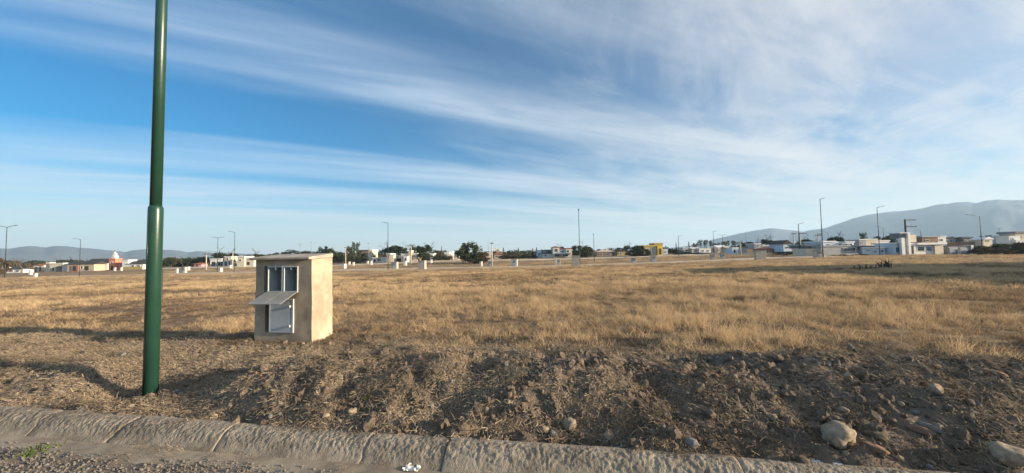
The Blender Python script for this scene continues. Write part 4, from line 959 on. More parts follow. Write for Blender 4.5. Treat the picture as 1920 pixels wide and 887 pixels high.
bld('house', 'wide cream house with tan stair block by the concrete pole', 140, [W(752, 765, 477, None, 7, 0, 'cream', FR), W(765.5, 771, 471, None, 4, -.5, 'tan', FR), W(771, 783, 476, None, 7, .5, 'cream', FR), W(757, 764, 481.5, None, 3, -3, 'white', FR)], [('w', 773, 780, 479, 481.5, .5), ('d', 759, 762, 484, 490, -3), ('w', 754, 757, 479, 482, 0)])
bld('house', 'small white house half hidden behind the pines', 150, [W(806, 813, 476, None, 5, 0, 'white', FR)], [('w', 808, 811, 478, 481, 0)])
bld('house', 'white stepped house left of the big bushy tree', 150, [W(833, 843, 474, None, 7, 0, 'white', FR), W(843, 848, 472, None, 5, 1, 'white', FR), W(838, 846, 477.5, None, 4, -3, 'cream', FR), W(850, 859, 479, None, 5, -3, 'cream', FR)], [('w', 835, 838, 476, 479, 0), ('w', 852, 856, 481, 483, -3)])
bld('tower_block', 'twin white tower blocks far behind the T-topped pole', 300, [W(926, 929.5, 465.5, None, 5, 0, 'white', FR), W(931, 937, 466.5, None, 6, 0, 'cream', FR)], [('w', 932.5, 935.5, 468.5, 470.5, 0)], 'building')
bld('house', 'pinkish house with arched brown roof behind the T-topped pole', 150, [W(910, 921, 474, None, 7, 0, 'cream', FR), W(926, 943, 477, None, 7, 0, 'tan'), G(925, 944, 477, 472.5, 7, 0, 'roof_red', 'h')], [('w', 929, 933, 479, 482, 0), ('w', 936, 940, 479, 482, 0), ('w', 913, 917, 476.5, 479, 0)])
bld('house', 'white house with steep dark gable and blue window', 142, [W(1008, 1016, 470, None, 7, .5, 'bluewhite', FR), W(1017, 1035, 475.5, None, 7, 0, 'white'), G(1015, 1037, 475.5, 468, 7, 0, 'roof_dark', 'x')], [('w', 1009, 1013, 474, 480, .5, 'blue_glass'), ('w', 1021, 1025, 477.5, 481, 0), ('w', 1018, 1024, 470.5, 473.5, -.4, 'blue_glass')])
bld('house', 'two-storey cream house with blue glass balcony and white canopy', 138, [W(1037, 1049, 464, None, 8, 0, 'cream'), G(1037, 1049, 464, 461, 8, 0, 'roof_red', 'h'), W(1049, 1061, 467, None, 8, .4, 'cream', ('roof_red', .2, .3)), W(1061, 1072.5, 466.5, None, 8, 0, 'cream', ('roof_red', .25, .3)), W(1037, 1070, 474, 476, 2.5, -2.5, 'bluewhite'), W(1038, 1038.8, 476, None, .2, -2.4, 'white'), W(1053, 1053.8, 476, None, .2, -2.4, 'white'), W(1068.5, 1069.5, 476, None, .2, -2.4, 'white')],
    [('w', 1048.5, 1058, 469.2, 473.5, .4, 'blue_glass'), ('w', 1062, 1067.5, 469, 473, 0), ('w', 1040, 1046, 466.5, 472.5, 0), ('w', 1040, 1049, 477, 481.5, 0), ('w', 1056, 1066, 477, 481.5, 0, 'blue_glass')])
bld('house', 'long low brown house with pale hipped roof and chimney', 138, [W(1119, 1157, 472.5, None, 8, 0, 'brown'), G(1117, 1158, 472.5, 468, 8, 0, 'wall_tan', 'h'), W(1136, 1141, 466, None, 1.2, 3.5, 'cream'), W(1158, 1173, 471, None, 7, -.5, 'ochre', DR), W(1174, 1186, 473.5, None, 6, 1, 'dgrey')],
    [('w', 1124, 1130, 475, 478.5, 0), ('w', 1136, 1144, 475, 478.5, 0), ('d', 1148, 1151, 475, 480, 0), ('w', 1161, 1166, 473.5, 477.5, -.5, 'blue_glass')])
bld('house', 'bright yellow flat-roofed house with raised corner block', 122, [W(1207, 1233, 461, None, 8, .6, 'ochre', ('wall_yellow', .1, .25)), W(1227.5, 1243, 457, 461, 6, 1, 'ochre', ('wall_yellow', .15, .25)), W(1233, 1243, 461, None, 7, 0, 'yellow')], [('w', 1221, 1229, 464, 477, .6, 'wall_grey'), ('d', 1236, 1240, 466, 477, 0), ('w', 1211, 1217, 466, 471, .6)])
bld('house', 'pale teal small house right of the yellow house', 136, [W(1244, 1252, 468, None, 6, 0, 'bluewhite', FR)], [('w', 1246, 1250, 471, 474, 0)])
bld('house', 'low white row house with long flat roof behind bare shrubs', 150, [W(1281, 1309, 465, None, 7, 0, 'white', FR), W(1298, 1312, 467, None, 5, -2, 'cream', FR)], [('w', 1285, 1290, 468, 471, 0), ('w', 1301, 1307, 469, 472, -2)])
bld('house', 'low white house with flat roof before the forked trees', 148, [W(1311, 1333, 466, None, 7, 0, 'white', FR)], [('w', 1315, 1320, 469, 472, 0), ('w', 1325, 1330, 469, 472, 0)])
bld('sign_board', 'dark blue sign board on two legs by a slim pole', 98, [W(1333.5, 1341.5, 466, 473.5, .15, 0, 'dgrey'), W(1335, 1335.6, 473.5, None, .1, .02, 'grey'), W(1340, 1340.6, 473.5, None, .1, .02, 'grey')], (), 'sign', None)
bld('house', 'white house with pale gable between forked trees', 150, [W(1347, 1362, 464, None, 7, 0, 'cream'), G(1346, 1363, 464, 459.5, 7, 0, 'roof_white', 'x')], [('w', 1350, 1354, 467, 470, 0)])
bld('house', 'small white house with tan gable right of the forked trees', 140, [W(1363, 1373, 465.5, None, 6, 0, 'cream'), G(1362, 1374, 465.5, 461.5, 6, 0, 'wall_tan', 'x')], [('w', 1366, 1369, 468, 471, 0)])
bld('shed', 'small blue-grey shed beside a plain white post', 112, [W(1373, 1384, 465.5, None, 4, 0, 'bluewhite', FR), W(1384, 1400, 464, None, 5, 2, 'grey', DR)], [('d', 1376, 1379, 468, 474, 0)], 'shed')
bld('house', 'grey block house behind the large plain meter pillar', 128, [W(1415, 1427, 457.5, None, 7, 2, 'grey', FR), W(1400, 1416, 467, None, 6, 0, 'brown')], [('w', 1418, 1423, 460, 463, 2)])
bld('house', 'brown house with low red roof behind the large meter pillar', 112, [W(1431, 1459, 467, None, 7, 0, 'brick'), G(1429, 1461, 467, 463.5, 7, 0, 'roof_red', 'h')], [('w', 1436, 1441, 468.5, 471.5, 0), ('d', 1449, 1452, 468, 473, 0)])
bld('house', 'small white houses end-wall with round window left of the gabled house', 135, [W(1452, 1466, 460, None, 6, 0, 'white'), G(1451, 1467, 460, 457, 6, 0, 'roof_white', 'y'), W(1430, 1446, 461, None, 6, 2, 'cream', FR)], [('w', 1457, 1461, 462, 465, 0)])
bld('house', 'white gabled house with dark roof beside the pale poles', 108, [W(1469, 1484, 457.5, None, 9, 0, 'bluewhite'), G(1468, 1485, 457.5, 450, 9, 0, 'roof_dark', 'y'), W(1485, 1500, 461, None, 7, 2, 'brown')], [('w', 1473, 1479, 462, 466, 0)])
bld('house', 'wide grey flat-roofed house with white upper storey', 76, [W(1512, 1541, 460.5, 465.5, 8, 4, 'dgrey', ('wall_grey', .2, .3)), W(1541, 1566, 454, 465, 8, 3, 'bluewhite', FR), W(1567, 1601, 455, 461, 8, 4.5, 'white', FR), W(1540, 1607, 462.5, None, 9, 0, 'grey', ('wall_grey', .15, .3)), W(1512, 1540, 466, None, 6, 1.5, 'cream')],
    [('w', 1553, 1556, 457, 463, 3), ('w', 1572, 1578, 456.6, 460.5, 4.5), ('w', 1583, 1589, 456.6, 460.5, 4.5), ('w', 1592, 1598, 456.6, 460.5, 4.5), ('w', 1580, 1604, 464.5, 471, 0), ('d', 1608, 1612, 463, 470, -1)])
bld('garden_wall', 'low grey boundary wall before the wide grey house', 73, [W(1552, 1610, 475.5, None, .25, 0, 'grey')], (), 'wall', None)
bld('house', 'cream two-part house behind the pale blue house', 100, [W(1611, 1624, 450, None, 7, 0, 'grey', FR), W(1624, 1645, 449.5, None, 7, .5, 'cream', FR), W(1645, 1668, 452, None, 7, 2, 'white', FR)], [('w', 1635, 1641, 455, 458, .5), ('w', 1655, 1660, 455, 459, 2), ('w', 1614, 1619, 454, 457, 0)])
bld('house', 'long pale blue house with dark shed roof behind its parapet', 76, [W(1617, 1660, 465.5, None, 8, 0, 'bluewhite', FR), W(1660, 1677, 464.5, None, 7, 1, 'bluewhite', FR), G(1628, 1677, 464.6, 460, 8, 3, 'roof_dark', 'x')], [('w', 1623, 1632, 467.5, 472, 0, 'wall_grey'), ('w', 1636, 1645, 470, 473, 0, 'blue_glass'), ('w', 1650, 1657, 468, 474, 0, 'blue_glass'), ('d', 1664, 1668, 467, 479, 1), ('w', 1670, 1675, 467, 474, 1)])
bld('house', 'modern white house with tall tower slab and dark windows', 74, [W(1677, 1692, 457, None, 8, 1, 'bluewhite', FR), W(1690.5, 1696.5, 446, None, 1.0, -.6, 'white'), W(1696.5, 1702.5, 448, 455, 3, .6, 'white'), W(1702.5, 1707, 437.5, None, 3.5, -.6, 'white'), W(1687, 1704.5, 437.5, 447, 4, .2, 'dgrey', ('roof_white', .15, .15)), W(1707, 1717, 455.5, None, 8, .4, 'white'), W(1717, 1753, 456.5, None, 8, .9, 'white'), W(1722, 1776, 454.8, 458.5, 6, -.4, 'white'), W(1753, 1769, 459, None, 7, .2, 'cream'), W(1707, 1718, 440, 454, 4, 4, 'cream')],
    [('w', 1678, 1689, 463, 474, 1, 'blue_glass'), ('w', 1697, 1702, 456, 474, .4, 'blue_glass'), ('w', 1719, 1733, 462, 471, .9), ('w', 1734.5, 1747, 462, 471, .9, 'blue_glass'), ('d', 1709, 1713, 461, 476, .4)])
bld('garage', 'grey double garage with dark flat roof right of the tower house', 74, [W(1778, 1797, 462.5, None, 6, 0, 'grey'), W(1798.5, 1821, 462.5, None, 6, .15, 'grey'), W(1777, 1822, 460.8, 462.3, 6.3, -.15, 'dgrey'), W(1821.5, 1826, 459.5, None, 3, -.3, 'white')], [('d', 1780, 1795, 464.5, 475, 0, 'wall_grey'), ('d', 1800, 1819, 464.5, 475, .15, 'wall_grey')], 'garage')
bld('house', 'brown house with grey slab roof behind the tower house', 110, [W(1729, 1759, 445, None, 8, 0, 'brown', ('wall_grey', .3, .4)), W(1759, 1774, 444, None, 7, 1, 'white', FR)], [('w', 1735, 1742, 449, 453, 0), ('w', 1762, 1768, 448, 452, 1)])
bld('house', 'low grey house behind the garage', 112, [W(1776, 1800, 447, None, 7, 0, 'grey', DR), W(1758, 1773, 450, None, 6, -3, 'white', FR)], [('w', 1780, 1786, 450, 454, 0), ('w', 1790, 1796, 450, 454, 0)])
bld('house', 'dark low house with brown wall behind the garage', 108, [W(1800, 1843, 453, None, 7, 0, 'brown'), W(1806, 1830, 447, None, 6, 6, 'dgrey'), G(1804, 1832, 447, 443.5, 6, 6, 'roof_dark', 'h')], [('w', 1808, 1813, 449, 452, 6)])
bld('house', 'cream gabled house right of the grey lamp post', 106, [W(1844, 1861, 449, None, 7, 0, 'cream'), G(1843, 1862, 449, 444, 7, 0, 'roof_white', 'y')], [('w', 1849, 1855, 450.5, 453.5, 0)])
bld('house', 'white box house with flat roof above the brown scrub', 112, [W(1863, 1893, 444.5, None, 8, 0, 'bluewhite', FR)], [('w', 1868, 1873, 447, 451, 0), ('w', 1881, 1887, 447, 451, 0)])
bld('house', 'white low house right of the white box house', 108, [W(1892, 1913, 444, None, 7, 0, 'white', FR), W(1905, 1935, 451, None, 5, -2, 'white', FR)], [('w', 1896, 1901, 446.5, 450, 0)])
bld('house', 'brownish two-storey block with grey roof cap above the scrub', 110, [W(1904, 1945, 437.5, None, 9, 2, 'tan', ('wall_dgrey', .3, .6))], [('w', 1910, 1916, 441, 446, 2)])

# house beyond the right edge of the view: its long evening shadow lies across the lots
e = empty('house', (45, 14.6, tz(45, 14.6))); tag(e, 'wide white flat-roofed house with a taller rear block beside the lots', 'house', 'houses beyond the field')
for (x0, x1, y0, y1, h) in ((0.0, 9, -8.0, 3.0, 5.4), (0.4, 9, 3.0, 9.0, 6.3)):
    m = MB(); m.box(x0, x1, y0, y1, -1, h); m.build('wall', 'wall_white', e); m = MB(); m.box(x0 - .2, x1 + .2, y0 - .2, y1 + (.2 if y1 > 5 else -.01), h + .003, h + .28); m.build('roof', 'roof_white', e)
for y in (-5, -1.5, 5.2):
    m = MB(); m.box(-.05, .02, y, y + 1.6, .9, 2.2); w_ = m.build('window', 'roof_white', e); m = MB(); m.box(-.07, -.051, y + .08, y + 1.52, .98, 2.12); m.build('pane', 'glass', w_)

# ---------------------------------------------------------------- trees
def leaf_cloud(r, centers, radii, per, size, flat=1.0):
    C0 = np.repeat(np.array(centers), per, 0); R0 = np.repeat(np.array(radii), per)
    n = len(C0); d = r.normal(0, 1, (n, 3)); d /= np.linalg.norm(d, axis=1)[:, None]; d *= (r.uniform(0.1, 1, n) ** 0.45)[:, None]
    P = C0 + d * R0[:, None] * [1, 1, flat]
    a = r.normal(0, 1, (n, 3)); a /= np.linalg.norm(a, axis=1)[:, None]; b = np.cross(a, r.normal(0, 1, (n, 3))); b /= np.linalg.norm(b, axis=1)[:, None]
    s = size * r.uniform(0.6, 1.4, n)[:, None]
    V = np.stack([P - a * s, P + b * s * .55, P + a * s, P - b * s * .55], 1).reshape(-1, 3)
    Fq = np.arange(4 * n).reshape(n, 4); at_ = np.repeat(np.clip(r.normal(0.45, 0.25, n), 0, 1), 4)
    return V, Fq, at_
def limbs(m, r, p, d, l, rad, depth, spread, out, up=0.25):
    q_ = p + d * l; m.tube([p, (p + q_) / 2 + Vector(r.normal(0, .04, 3)) * l, q_], [rad, rad * .85, rad * .68], 6 if depth > 1 else 4, False); out.append(q_)
    if depth <= 0: return
    for k in range(2 if r.uniform() < .5 else 3):
        nd_ = (d + Vector(r.normal(0, spread, 3)) + Vector((0, 0, up * .3))).normalized()
        limbs(m, r, q_, nd_, l * r.uniform(.62, .85), rad * .62, depth - 1, spread, out, up)
TREE = {}
def tree_meshes(kind, seed):
    key = (kind, seed)
    if key in TREE: return TREE[key]
    r = np.random.default_rng(seed); m = MB(); tips = []
    if kind == 'bare':
        limbs(m, r, Vector((0, 0, -.03)), Vector((0, 0, 1)), .26, .022, 4, .55, tips, .3); V = None
        ce = [t for t in tips[len(tips) // 3:]]; V, Fq, A = leaf_cloud(r, [tuple(t) for t in ce], [.05] * len(ce), 5, .012)
    elif kind == 'conifer':
        m.tube([(0, 0, -.03), (0, 0, .96)], [.02, .004], 6)
        ce = []; ra = []
        for i in range(26):
            z = .12 + .85 * i / 26; k = (1 - z) * .42 + .04; a = i * 2.4; ce.append((math.cos(a) * k * .6, math.sin(a) * k * .6, z)); ra.append(k * .62)
        V, Fq, A = leaf_cloud(r, ce, ra, 26, .032)
    elif kind == 'forked':
        for k in range(3):
            a = k * 2.1 + r.uniform(0, 1); limbs(m, r, Vector((0, 0, -.03)), Vector((math.cos(a) * .28, math.sin(a) * .28, 1)).normalized(), .42, .025, 2, .3, tips, .5)
        ce = [tuple(t) for t in tips if t.z > .55]; V, Fq, A = leaf_cloud(r, ce, [.11] * len(ce), 22, .035)
    else:
        cz, rx, rz, tr = dict(round=(.60, .40, .36, .28), umbrella=(.70, .44, .22, .5), bush=(.44, .40, .40, .12), tall=(.62, .30, .34, .34), big=(.52, .40, .42, .2))[kind]
        limbs(m, r, Vector((0, 0, -.03)), Vector((0, 0, 1)), tr + .05, .03 if kind != 'tall' else .014, 3, .5, tips, .3)
        ce = []; ra = []; nc = dict(round=34, umbrella=34, bush=34, tall=26, big=60)[kind]
        for i in range(nc):
            d = r.normal(0, 1, 3); d /= np.linalg.norm(d); k = r.uniform(.35, 1.0) ** .6
            if kind == 'umbrella' and d[2] < -.3: d[2] *= .3
            ce.append((d[0] * rx * k, d[1] * rx * k, cz + d[2] * rz * k)); ra.append(r.uniform(.07, .15) * (1.0 if kind != 'tall' else .8))
        V, Fq, A = leaf_cloud(r, ce, ra, 72 if kind != 'tall' else 44, .034 if kind != 'big' else .028)
    tm = m.mesh('trunk', True); cm = poly_mesh('crown', V, Fq, 4, False, A)
    TREE[key] = (tm, cm); return tm, cm
MATCACHE = {}
def tree(kind, px, ytop, wpx, Y, leaf, label, seed=1, group=None, name='tree', bark='bark', zoff=0.0):
    X = px_x(px, 470, Y); z = tz(X, Y) + zoff; H = at(px, ytop, Y).z - z; Wd = wpx / F * Y * 1.32
    tm, cm = tree_meshes(kind, seed)
    e = empty(name, (X, Y, z), (px * 1.37) % 6.28); e.scale = (Wd, Wd, H); tag(e, label, 'tree' if name == 'tree' else name.replace('_', ' '), group)
    for nm, me, mt in (('trunk', tm, bark), ('crown', cm, leaf)):
        k = (me.name, mt)
        if k not in MATCACHE: m2 = me.copy(); m2.materials.clear(); m2.materials.append(MATS[mt]); MATCACHE[k] = m2
        obj(nm, MATCACHE[k], None, e)
tree('bare', 44, 474, 40, 118, 'leaf_brown', 'wide leafless tree before the low white house', 3, bark='pale_bark')
tree('bush', 2, 480, 26, 112, 'leaf_brown', 'olive brown bushy tree at the two-armed lamp post', 4)
tree('umbrella', 112, 486, 9, 170, 'leaf_dark', 'small dark round-topped tree behind the long cream house', 5)
tree('umbrella', 134, 485.5, 7, 172, 'leaf_dark', 'tiny dark round-topped tree behind the hall', 6)
tree('bare', 160, 480, 34, 150, 'leaf_brown', 'leafless brown tree behind the hall roof', 7)
tree('bare', 188, 482, 30, 148, 'leaf_brown', 'leafless dark tree between hall and coral tower', 8)
for i, (px, yt, wd, k, lf, lab) in enumerate([(300, 484, 30, 'bush', 'leaf_dark', 'dark bushy tree right of the lamp post'), (322, 482, 26, 'round', 'leaf_olive', 'olive round tree before the thin twiggy tree'), (343, 475, 26, 'bare', 'leaf_brown', 'twiggy tree rising above the dark hedge'), (358, 483, 26, 'bush', 'leaf_dark', 'dark bushy tree above the small pink-roofed shed'), (380, 481, 26, 'round', 'leaf_olive', 'dense olive tree left of the white verandah house'), (338, 486, 40, 'bush', 'leaf_olive', 'wide low bush behind the meter pillar pair')]):
    tree(k, px, yt, wd, 136 + i * 3, lf, lab, 10 + i, 'trees along the far houses')
tree('umbrella', 421, 472, 34, 146, 'leaf_dark', 'broad dark canopy tree behind the white verandah house', 20)
tree('umbrella', 482, 475, 20, 150, 'leaf_dark', 'dark canopy tree behind the cream block house', 21)
for i, (px, yt, wd, lab) in enumerate([(545, 467, 30, 'broad dark tree behind the left of the cabinet roof'), (575, 470, 40, 'wide dark treetop behind the middle of the cabinet roof'), (607, 461.5, 20, 'round-topped tall dark tree behind the right of the cabinet roof'), (621, 466, 14, 'small dark treetop right behind the cabinet edge'), (633, 470, 14, 'small dark round tree right of the cabinet'), (520, 473, 18, 'low dark treetop behind the left end of the cabinet roof'), (594, 471, 26, 'low dark tree filling the gap behind the cabinet')]):
    tree('round', px, yt, wd, 168 + 2 * i, 'leaf_dark', lab, 25 + i % 4, 'trees behind the cabinet')
for i, (px, yt, wd, k, lab) in enumerate([(640, 473, 14, 'tall', 'slim dark tree at the left end of the thin grove'), (653, 462, 20, 'tall', 'feathery dark tree of the thin grove'), (661, 458, 12, 'tall', 'tall slim tree of the thin grove'), (668, 454, 15, 'forked', 'tallest feathery forked tree of the thin grove'), (676, 468, 18, 'tall', 'dark tree before the tan block'), (646, 478, 14, 'tall', 'short slim tree at the front of the thin grove'), (683, 474, 16, 'tall', 'slim tree covering the tan block'), (657, 474, 18, 'bush', 'dark undergrowth bush in the thin grove'), (672, 477, 20, 'bush', 'low brown bush in the thin grove'), (700, 478, 10, 'tall', 'small slim tree right of the tan block'), (712, 467, 6, 'conifer', 'small pointed conifer left of the dome-shaped tree')]):
    tree(k, px, yt, wd, 138 + 3 * (i % 5), 'leaf_olive' if i % 3 else 'leaf_dark', lab, 32 + i % 5, 'grove of thin trees')
tree('umbrella', 742, 460.5, 42, 162, 'leaf_dark', 'dome-shaped dark green tree above the cream houses', 40)
tree('tall', 773, 459, 14, 150, 'leaf_olive', 'slim olive tree beside the concrete pole', 41)
tree('round', 782, 461, 18, 158, 'leaf_dark', 'dark ragged tree right of the concrete pole', 42)
tree('umbrella', 797, 459, 24, 145, 'leaf_dark', 'flat-topped dark pine above the broad grey meter pillar', 43)
tree('bush', 793, 468, 30, 142, 'leaf_olive', 'dense olive tree under the flat-topped pine', 44)
tree('round', 818, 468, 22, 165, 'leaf_brown', 'brownish tree right of the pines', 45)
tree('bush', 836, 478, 22, 140, 'leaf_olive', 'low olive bush before the white stepped house', 46)
tree('bush', 823, 477, 26, 150, 'leaf_olive', 'wide olive bush left of the white stepped house', 47)
tree('big', 881, 453, 46, 104, 'leaf_olive', 'big ragged bushy olive tree standing alone in the field', 50)
tree('bush', 906, 468, 24, 106, 'leaf_brown', 'brownish shrub leaning against the big bushy tree', 51)
tree('bush', 893, 482, 30, 100, 'leaf_dark', 'dark low thicket at the foot of the big bushy tree', 52)
for i, (px, yt, wd, lab) in enumerate([(944, 464, 7, 'thin pointed conifer at the left of the conifer row'), (956, 471, 12, 'short broad conifer behind the conifer row'), (972, 464, 8, 'tall thin conifer of the row'), (984, 471, 14, 'broad dark conifer in the middle of the row'), (999, 465, 8, 'tall thin conifer near the white gabled house'), (1006, 463, 7, 'thin pointed conifer beside the white gabled house'), (963, 475, 16, 'low wide conifer between two thin pointed ones'), (992, 474, 14, 'low wide conifer before the thin ones'), (828, 460, 4, 'faint bare conifer left of the big bushy tree'), (1015, 467, 6, 'small conifer behind the dark gable'), (948, 473, 14, 'short conifer behind the blue-fronted pillar')]):
    tree('conifer', px, yt, wd, 146 + 4 * (i % 4), 'leaf_olive' if i % 2 else 'leaf_brown', lab, 55 + i % 3, 'row of conifers')
for i, (px, yt, wd, lab) in enumerate([(950, 476, 30, 'low brown hedge bush before the conifers'), (975, 477, 34, 'low olive hedge bush before the conifers'), (998, 477, 24, 'low dark hedge bush before the conifers')]):
    tree('bush', px, yt, wd, 143, ('leaf_brown', 'leaf_olive', 'leaf_dark')[i], lab, 60 + i, 'hedge before the conifers', 'hedge_bush')
tree('round', 1083, 459.5, 22, 128, 'leaf_dark', 'dark round tree behind the tall end-on lamp post', 63)
tree('round', 1100, 461, 26, 134, 'leaf_olive', 'olive round tree right of the end-on lamp post', 64)
tree('bush', 1092, 468, 32, 126, 'leaf_dark', 'dark bush at the foot of the trees by the end-on lamp post', 65)
tree('umbrella', 1053, 462, 12, 160, 'leaf_dark', 'dark treetop above the two-storey cream house', 66)
tree('round', 1120, 467, 22, 165, 'leaf_dark', 'dark tree left behind the long brown house', 67)
tree('round', 1164, 464, 26, 160, 'leaf_dark', 'dark tree behind the ochre annex', 68)
tree('umbrella', 1176, 458.5, 10, 165, 'leaf_dark', 'small round-topped tree above the ochre annex', 69)
tree('round', 1200, 459.5, 30, 124, 'leaf_dark', 'dense dark tree left of the yellow house', 70)
tree('bush', 1204, 465, 34, 118, 'leaf_olive', 'wide green shrub covering the yellow house front', 71)
tree('bush', 1188, 469, 26, 118, 'leaf_dark', 'dark shrub left of the yellow house', 72)
tree('round', 1247, 462, 16, 150, 'leaf_dark', 'small dark tree right behind the yellow house', 73)
tree('bush', 1263, 465, 22, 150, 'leaf_dark', 'dark bush beside the slim lamp post', 74)
tree('bush', 1278, 469, 18, 146, 'leaf_brown', 'brown bush before the low white row house', 75)
tree('conifer', 1292, 452, 6, 150, 'leaf_brown', 'thin brown pointed tree before the row house', 76)
tree('conifer', 1268, 453, 4, 160, 'leaf_brown', 'thin bare pointed tree by the slim lamp post', 77)
for i, (px, yt, wd, lab) in enumerate([(1304, 456, 10, 'small forked tree above the row house'), (1312.5, 449.5, 10, 'tall forked tree with two leafy tufts'), (1323, 450.5, 10, 'forked leafy tree in the middle of the forked trees'), (1333, 452, 9, 'forked thin tree above the blue sign board'), (1356, 453, 9, 'dark slim tree above the pale gable'), (1366, 451, 9, 'forked tree above the tan gable'), (1376, 452, 10, 'round-topped slim tree above the blue-grey shed'), (1389, 453, 10, 'slim dark tree behind the white post'), (1345, 456, 12, 'small forked tree with brown leaves')]):
    tree('forked', px, yt, wd, 158 + 3 * (i % 3), 'leaf_olive', lab, 80 + i % 4, 'small forked trees')
tree('bare', 1350, 464, 20, 105, 'leaf_brown', 'dark leaning bare tree right of the blue sign board', 85)
tree('round', 1404, 453, 20, 150, 'leaf_dark', 'dark round tree left of the grey block house', 86)
tree('umbrella', 1436, 447, 18, 150, 'leaf_dark', 'dark spreading tree above the brown red-roofed house', 87)
tree('umbrella', 1420, 454, 12, 165, 'leaf_dark', 'small dark tree behind the grey block house', 88)
tree('round', 1455, 453, 16, 160, 'leaf_dark', 'dark tree behind the small white end-wall', 89)
for i, (px, yt, lab) in enumerate([(1290, 472, 'dark low hedge bush before the row house'), (1305, 473, 'dark low hedge bush under the forked trees'), (1320, 473, 'dark low hedge bush before the white low house'), (1275, 474, 'brown low hedge bush by the slim lamp post')]):
    tree('bush', px, yt, 24, 128, 'leaf_dark' if i < 3 else 'leaf_brown', lab, 60 + i % 3, 'hedge before the row houses', 'hedge_bush')
tree('bush', 1499, 449, 20, 112, 'leaf_olive', 'olive tree between gabled house and grey house', 90)
tree('umbrella', 1511, 447, 16, 122, 'leaf_dark', 'dark treetop left of the grey flat-roofed house', 91)
tree('umbrella', 1524, 451, 20, 125, 'leaf_dark', 'low dark treetop behind the grey flat-roofed house', 92)
tree('umbrella', 1567, 442.5, 20, 110, 'leaf_dark', 'dark spreading tree above the white upper storey', 93)
tree('forked', 1617, 437, 9, 108, 'leaf_dark', 'dark forked shrub above the cream two-part house', 94)
tree('forked', 1623, 436.5, 7, 109, 'leaf_olive', 'small forked tree right of the dark forked shrub', 95)
for i, (px, yt, wd, lab) in enumerate([(1637, 446, 20, 'dark treetop behind the cream house'), (1652, 443, 18, 'dark treetop behind the thin lamp post'), (1668, 442, 22, 'ragged dark tree left of the tower house'), (1682, 445, 16, 'bare brown tree next to the tower house'), (1609, 452, 14, 'dark shrub between grey and cream house')]):
    tree('round' if i != 3 else 'bare', px, yt, wd, 116 + i * 2, 'leaf_dark' if i != 3 else 'leaf_brown', lab, 96 + i % 3, 'trees behind the pale houses')
tree('bush', 1740, 444, 30, 118, 'leaf_brown', 'brown leafy tree behind the tower house', 99)
tree('bare', 1830, 436, 22, 112, 'leaf_brown', 'leafless grey tree left of the grey lamp post', 100, bark='pale_bark')
tree('round', 1850, 441, 24, 120, 'leaf_dark', 'dark treetop behind the cream gabled house', 101)
tree('round', 1898, 439.5, 20, 122, 'leaf_dark', 'dark treetop behind the white low house', 102)
tree('round', 1785, 444, 24, 124, 'leaf_dark', 'dark treetop behind the low grey house', 103)
for i, (px, yt, wd, lab) in enumerate([(1842, 459, 30, 'brown scrub bush at the foot of the grey lamp post'), (1862, 456, 36, 'wide dark brown scrub bush'), (1884, 453, 38, 'tall dark scrub bush below the white box house'), (1908, 452, 40, 'tall olive scrub bush below the brownish block'), (1935, 450, 44, 'dark scrub bush at the end of the scrub row'), (1832, 465, 22, 'low scrub bush right of the garage'), (1875, 464, 34, 'low tan scrub bush in front of the row'), (1900, 463, 34, 'low brown scrub bush in front of the row'), (1925, 461, 34, 'low olive scrub bush in front of the row')]):
    tree('bush', px, yt, wd, 68 + 2 * (i % 3) + (0 if i > 4 else 3), ('leaf_brown', 'leaf_dark', 'leaf_olive')[i % 3] if i != 6 else 'leaf_brown', lab, 104 + i % 3, 'scrub beside the garage', 'scrub_bush')
# shrubs at the right-hand houses' base; the last two added for the shade strip
for i, (px, yt, wd, lab) in enumerate([(1470, 470, 40, 'low dark hedge before the white gabled house'), (1505, 470, 34, 'low dark hedge by the pale poles'), (1575, 476.5, 30, 'low dark bushes added for the shade strip before the grey house wall'), (1612, 475.5, 26, 'low dark bushes added for the shade strip left of the pale blue house')]):
    tree('bush', px, yt, wd, 70 + (22 if i < 2 else 0), 'leaf_dark', lab, 60 + i % 3, 'low hedges before the right-hand houses', 'hedge_bush')

# the distant belt of trees that closes the plain
def wood(name, label, pxs, leaf, seed):
    r = np.random.default_rng(seed); ce = []; ra = []
    xs_ = np.array([q[0] for q in pxs], float); ys_ = np.array([q[1] for q in pxs], float)
    for px in np.arange(xs_[0], xs_[-1], 1.6):
        Y = r.uniform(178, 235); yt = float(np.interp(px, xs_, ys_)) + 3.0 * float(fbm(np.array([px * .09]), np.array([0.]), 3, seed)[0]); p = at(px + r.uniform(-2, 2), yt, Y); zg = tz(p.x, Y)
        hgt = max(1.6, p.z - zg)
        for k in range(4):
            rr = r.uniform(.7, 1.5); ce.append((p.x + r.uniform(-1.6, 1.6), Y + r.uniform(-2, 2), zg + max(.6, (hgt - rr) * (1 - .26 * k)))); ra.append(rr)
    V, Fq, A = leaf_cloud(r, ce, ra, 26, .34)
    o = obj(name, poly_mesh(name, V, Fq, 4, False, A), leaf); tag(o, label, 'trees', kind='stuff')
wood('far_wood', 'dark low belt of distant trees behind the houses', [(-40, 488), (60, 489), (150, 487), (270, 487), (400, 482), (520, 476), (640, 473), (720, 472), (830, 471), (930, 470), (1040, 470), (1150, 468), (1250, 466), (1330, 464), (1450, 458), (1600, 453), (1700, 450), (1800, 446), (1960, 440)], 'leaf_dark', 401)
wood('far_wood', 'brownish belt of distant scrub between the houses', [(-40, 493), (150, 492), (400, 487), (640, 479), (830, 477), (1040, 475), (1250, 471), (1450, 464), (1700, 455), (1960, 446)], 'leaf_brown', 402)

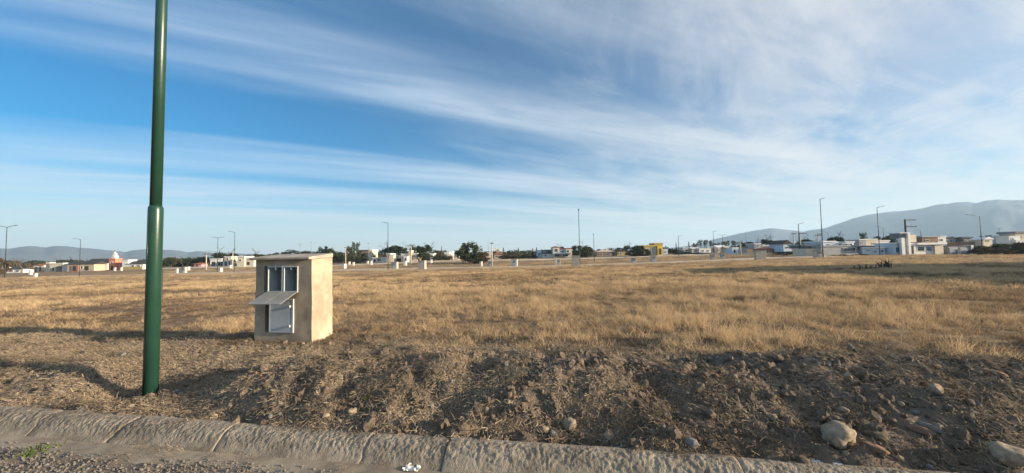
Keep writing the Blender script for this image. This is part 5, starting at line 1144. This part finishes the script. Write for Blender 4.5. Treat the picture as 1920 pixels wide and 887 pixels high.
# ---------------------------------------------------------------- brush heap with dead agave in the shadow of the house
pX, pY = hit_verge(1650, 509) if False else (at(1650, 508, 23.5).x, 23.5)
e = empty('brush_heap', (pX, pY, gz(pX, pY))); tag(e, 'dark heap of soil with dead spiky stalks in the shaded strip', 'brush heap')
P = []; g = np.linspace(-1, 1, 40); A, B = np.meshgrid(g, g, indexing='ij'); rr = np.hypot(A, B)
Zh = 0.30 * np.clip(1 - rr, 0, 1) ** 1.2 * (1 + 0.7 * fbm(A * 3, B * 3, 3, 301)) - 0.06
hp = obj('soil_heap', grid_mesh('soil_heap', np.stack([A * 1.9, B * 0.9, Zh], -1)), 'soil', e)
r = np.random.default_rng(31)
for k in range(34):
    m = MB(); x0 = 0.35 + r.normal(0, .28) if k < 22 else -0.85 + r.normal(0, .3); y0 = r.normal(0, .15); l = r.uniform(.3, .62) if k < 22 else r.uniform(.15, .32); dx, dy = r.normal(0, .35), r.normal(0, .3)
    wd = 0.028; pts = [Vector((x0, y0, .12)), Vector((x0 + dx * l * .4, y0 + dy * l * .4, .15 + l * .6)), Vector((x0 + dx * l, y0 + dy * l, .15 + l * r.uniform(.75, 1)))]
    m.tube(pts, [wd, wd * .8, .004], 5); m.build('stalk', 'dead_stalk', e)
m = MB(); m.tube([(-.9, 0, .1), (-.3, -.1, .22), (.2, -.05, .12)], [.03, .025, .015], 6); m.build('branch', 'dead_stalk', e)

# ---------------------------------------------------------------- haze
hz = bpy.data.materials.new('haze'); hz.use_nodes = True; t = hz.node_tree
for n_ in list(t.nodes): t.nodes.remove(n_)
pvn = nd(t, 'ShaderNodeVolumePrincipled'); pvn.inputs['Color'].default_value = (0.52, 0.76, 1.0, 1); pvn.inputs['Density'].default_value = 0.00023; pvn.inputs['Anisotropy'].default_value = 0.1
ho = nd(t, 'ShaderNodeOutputMaterial'); t.links.new(pvn.outputs[0], ho.inputs['Volume'])
m = MB(); m.box(-5300, 5300, -5300, 5300, -16, 292); h_ = m.build('haze', hz); tag(h_, kind='stuff')
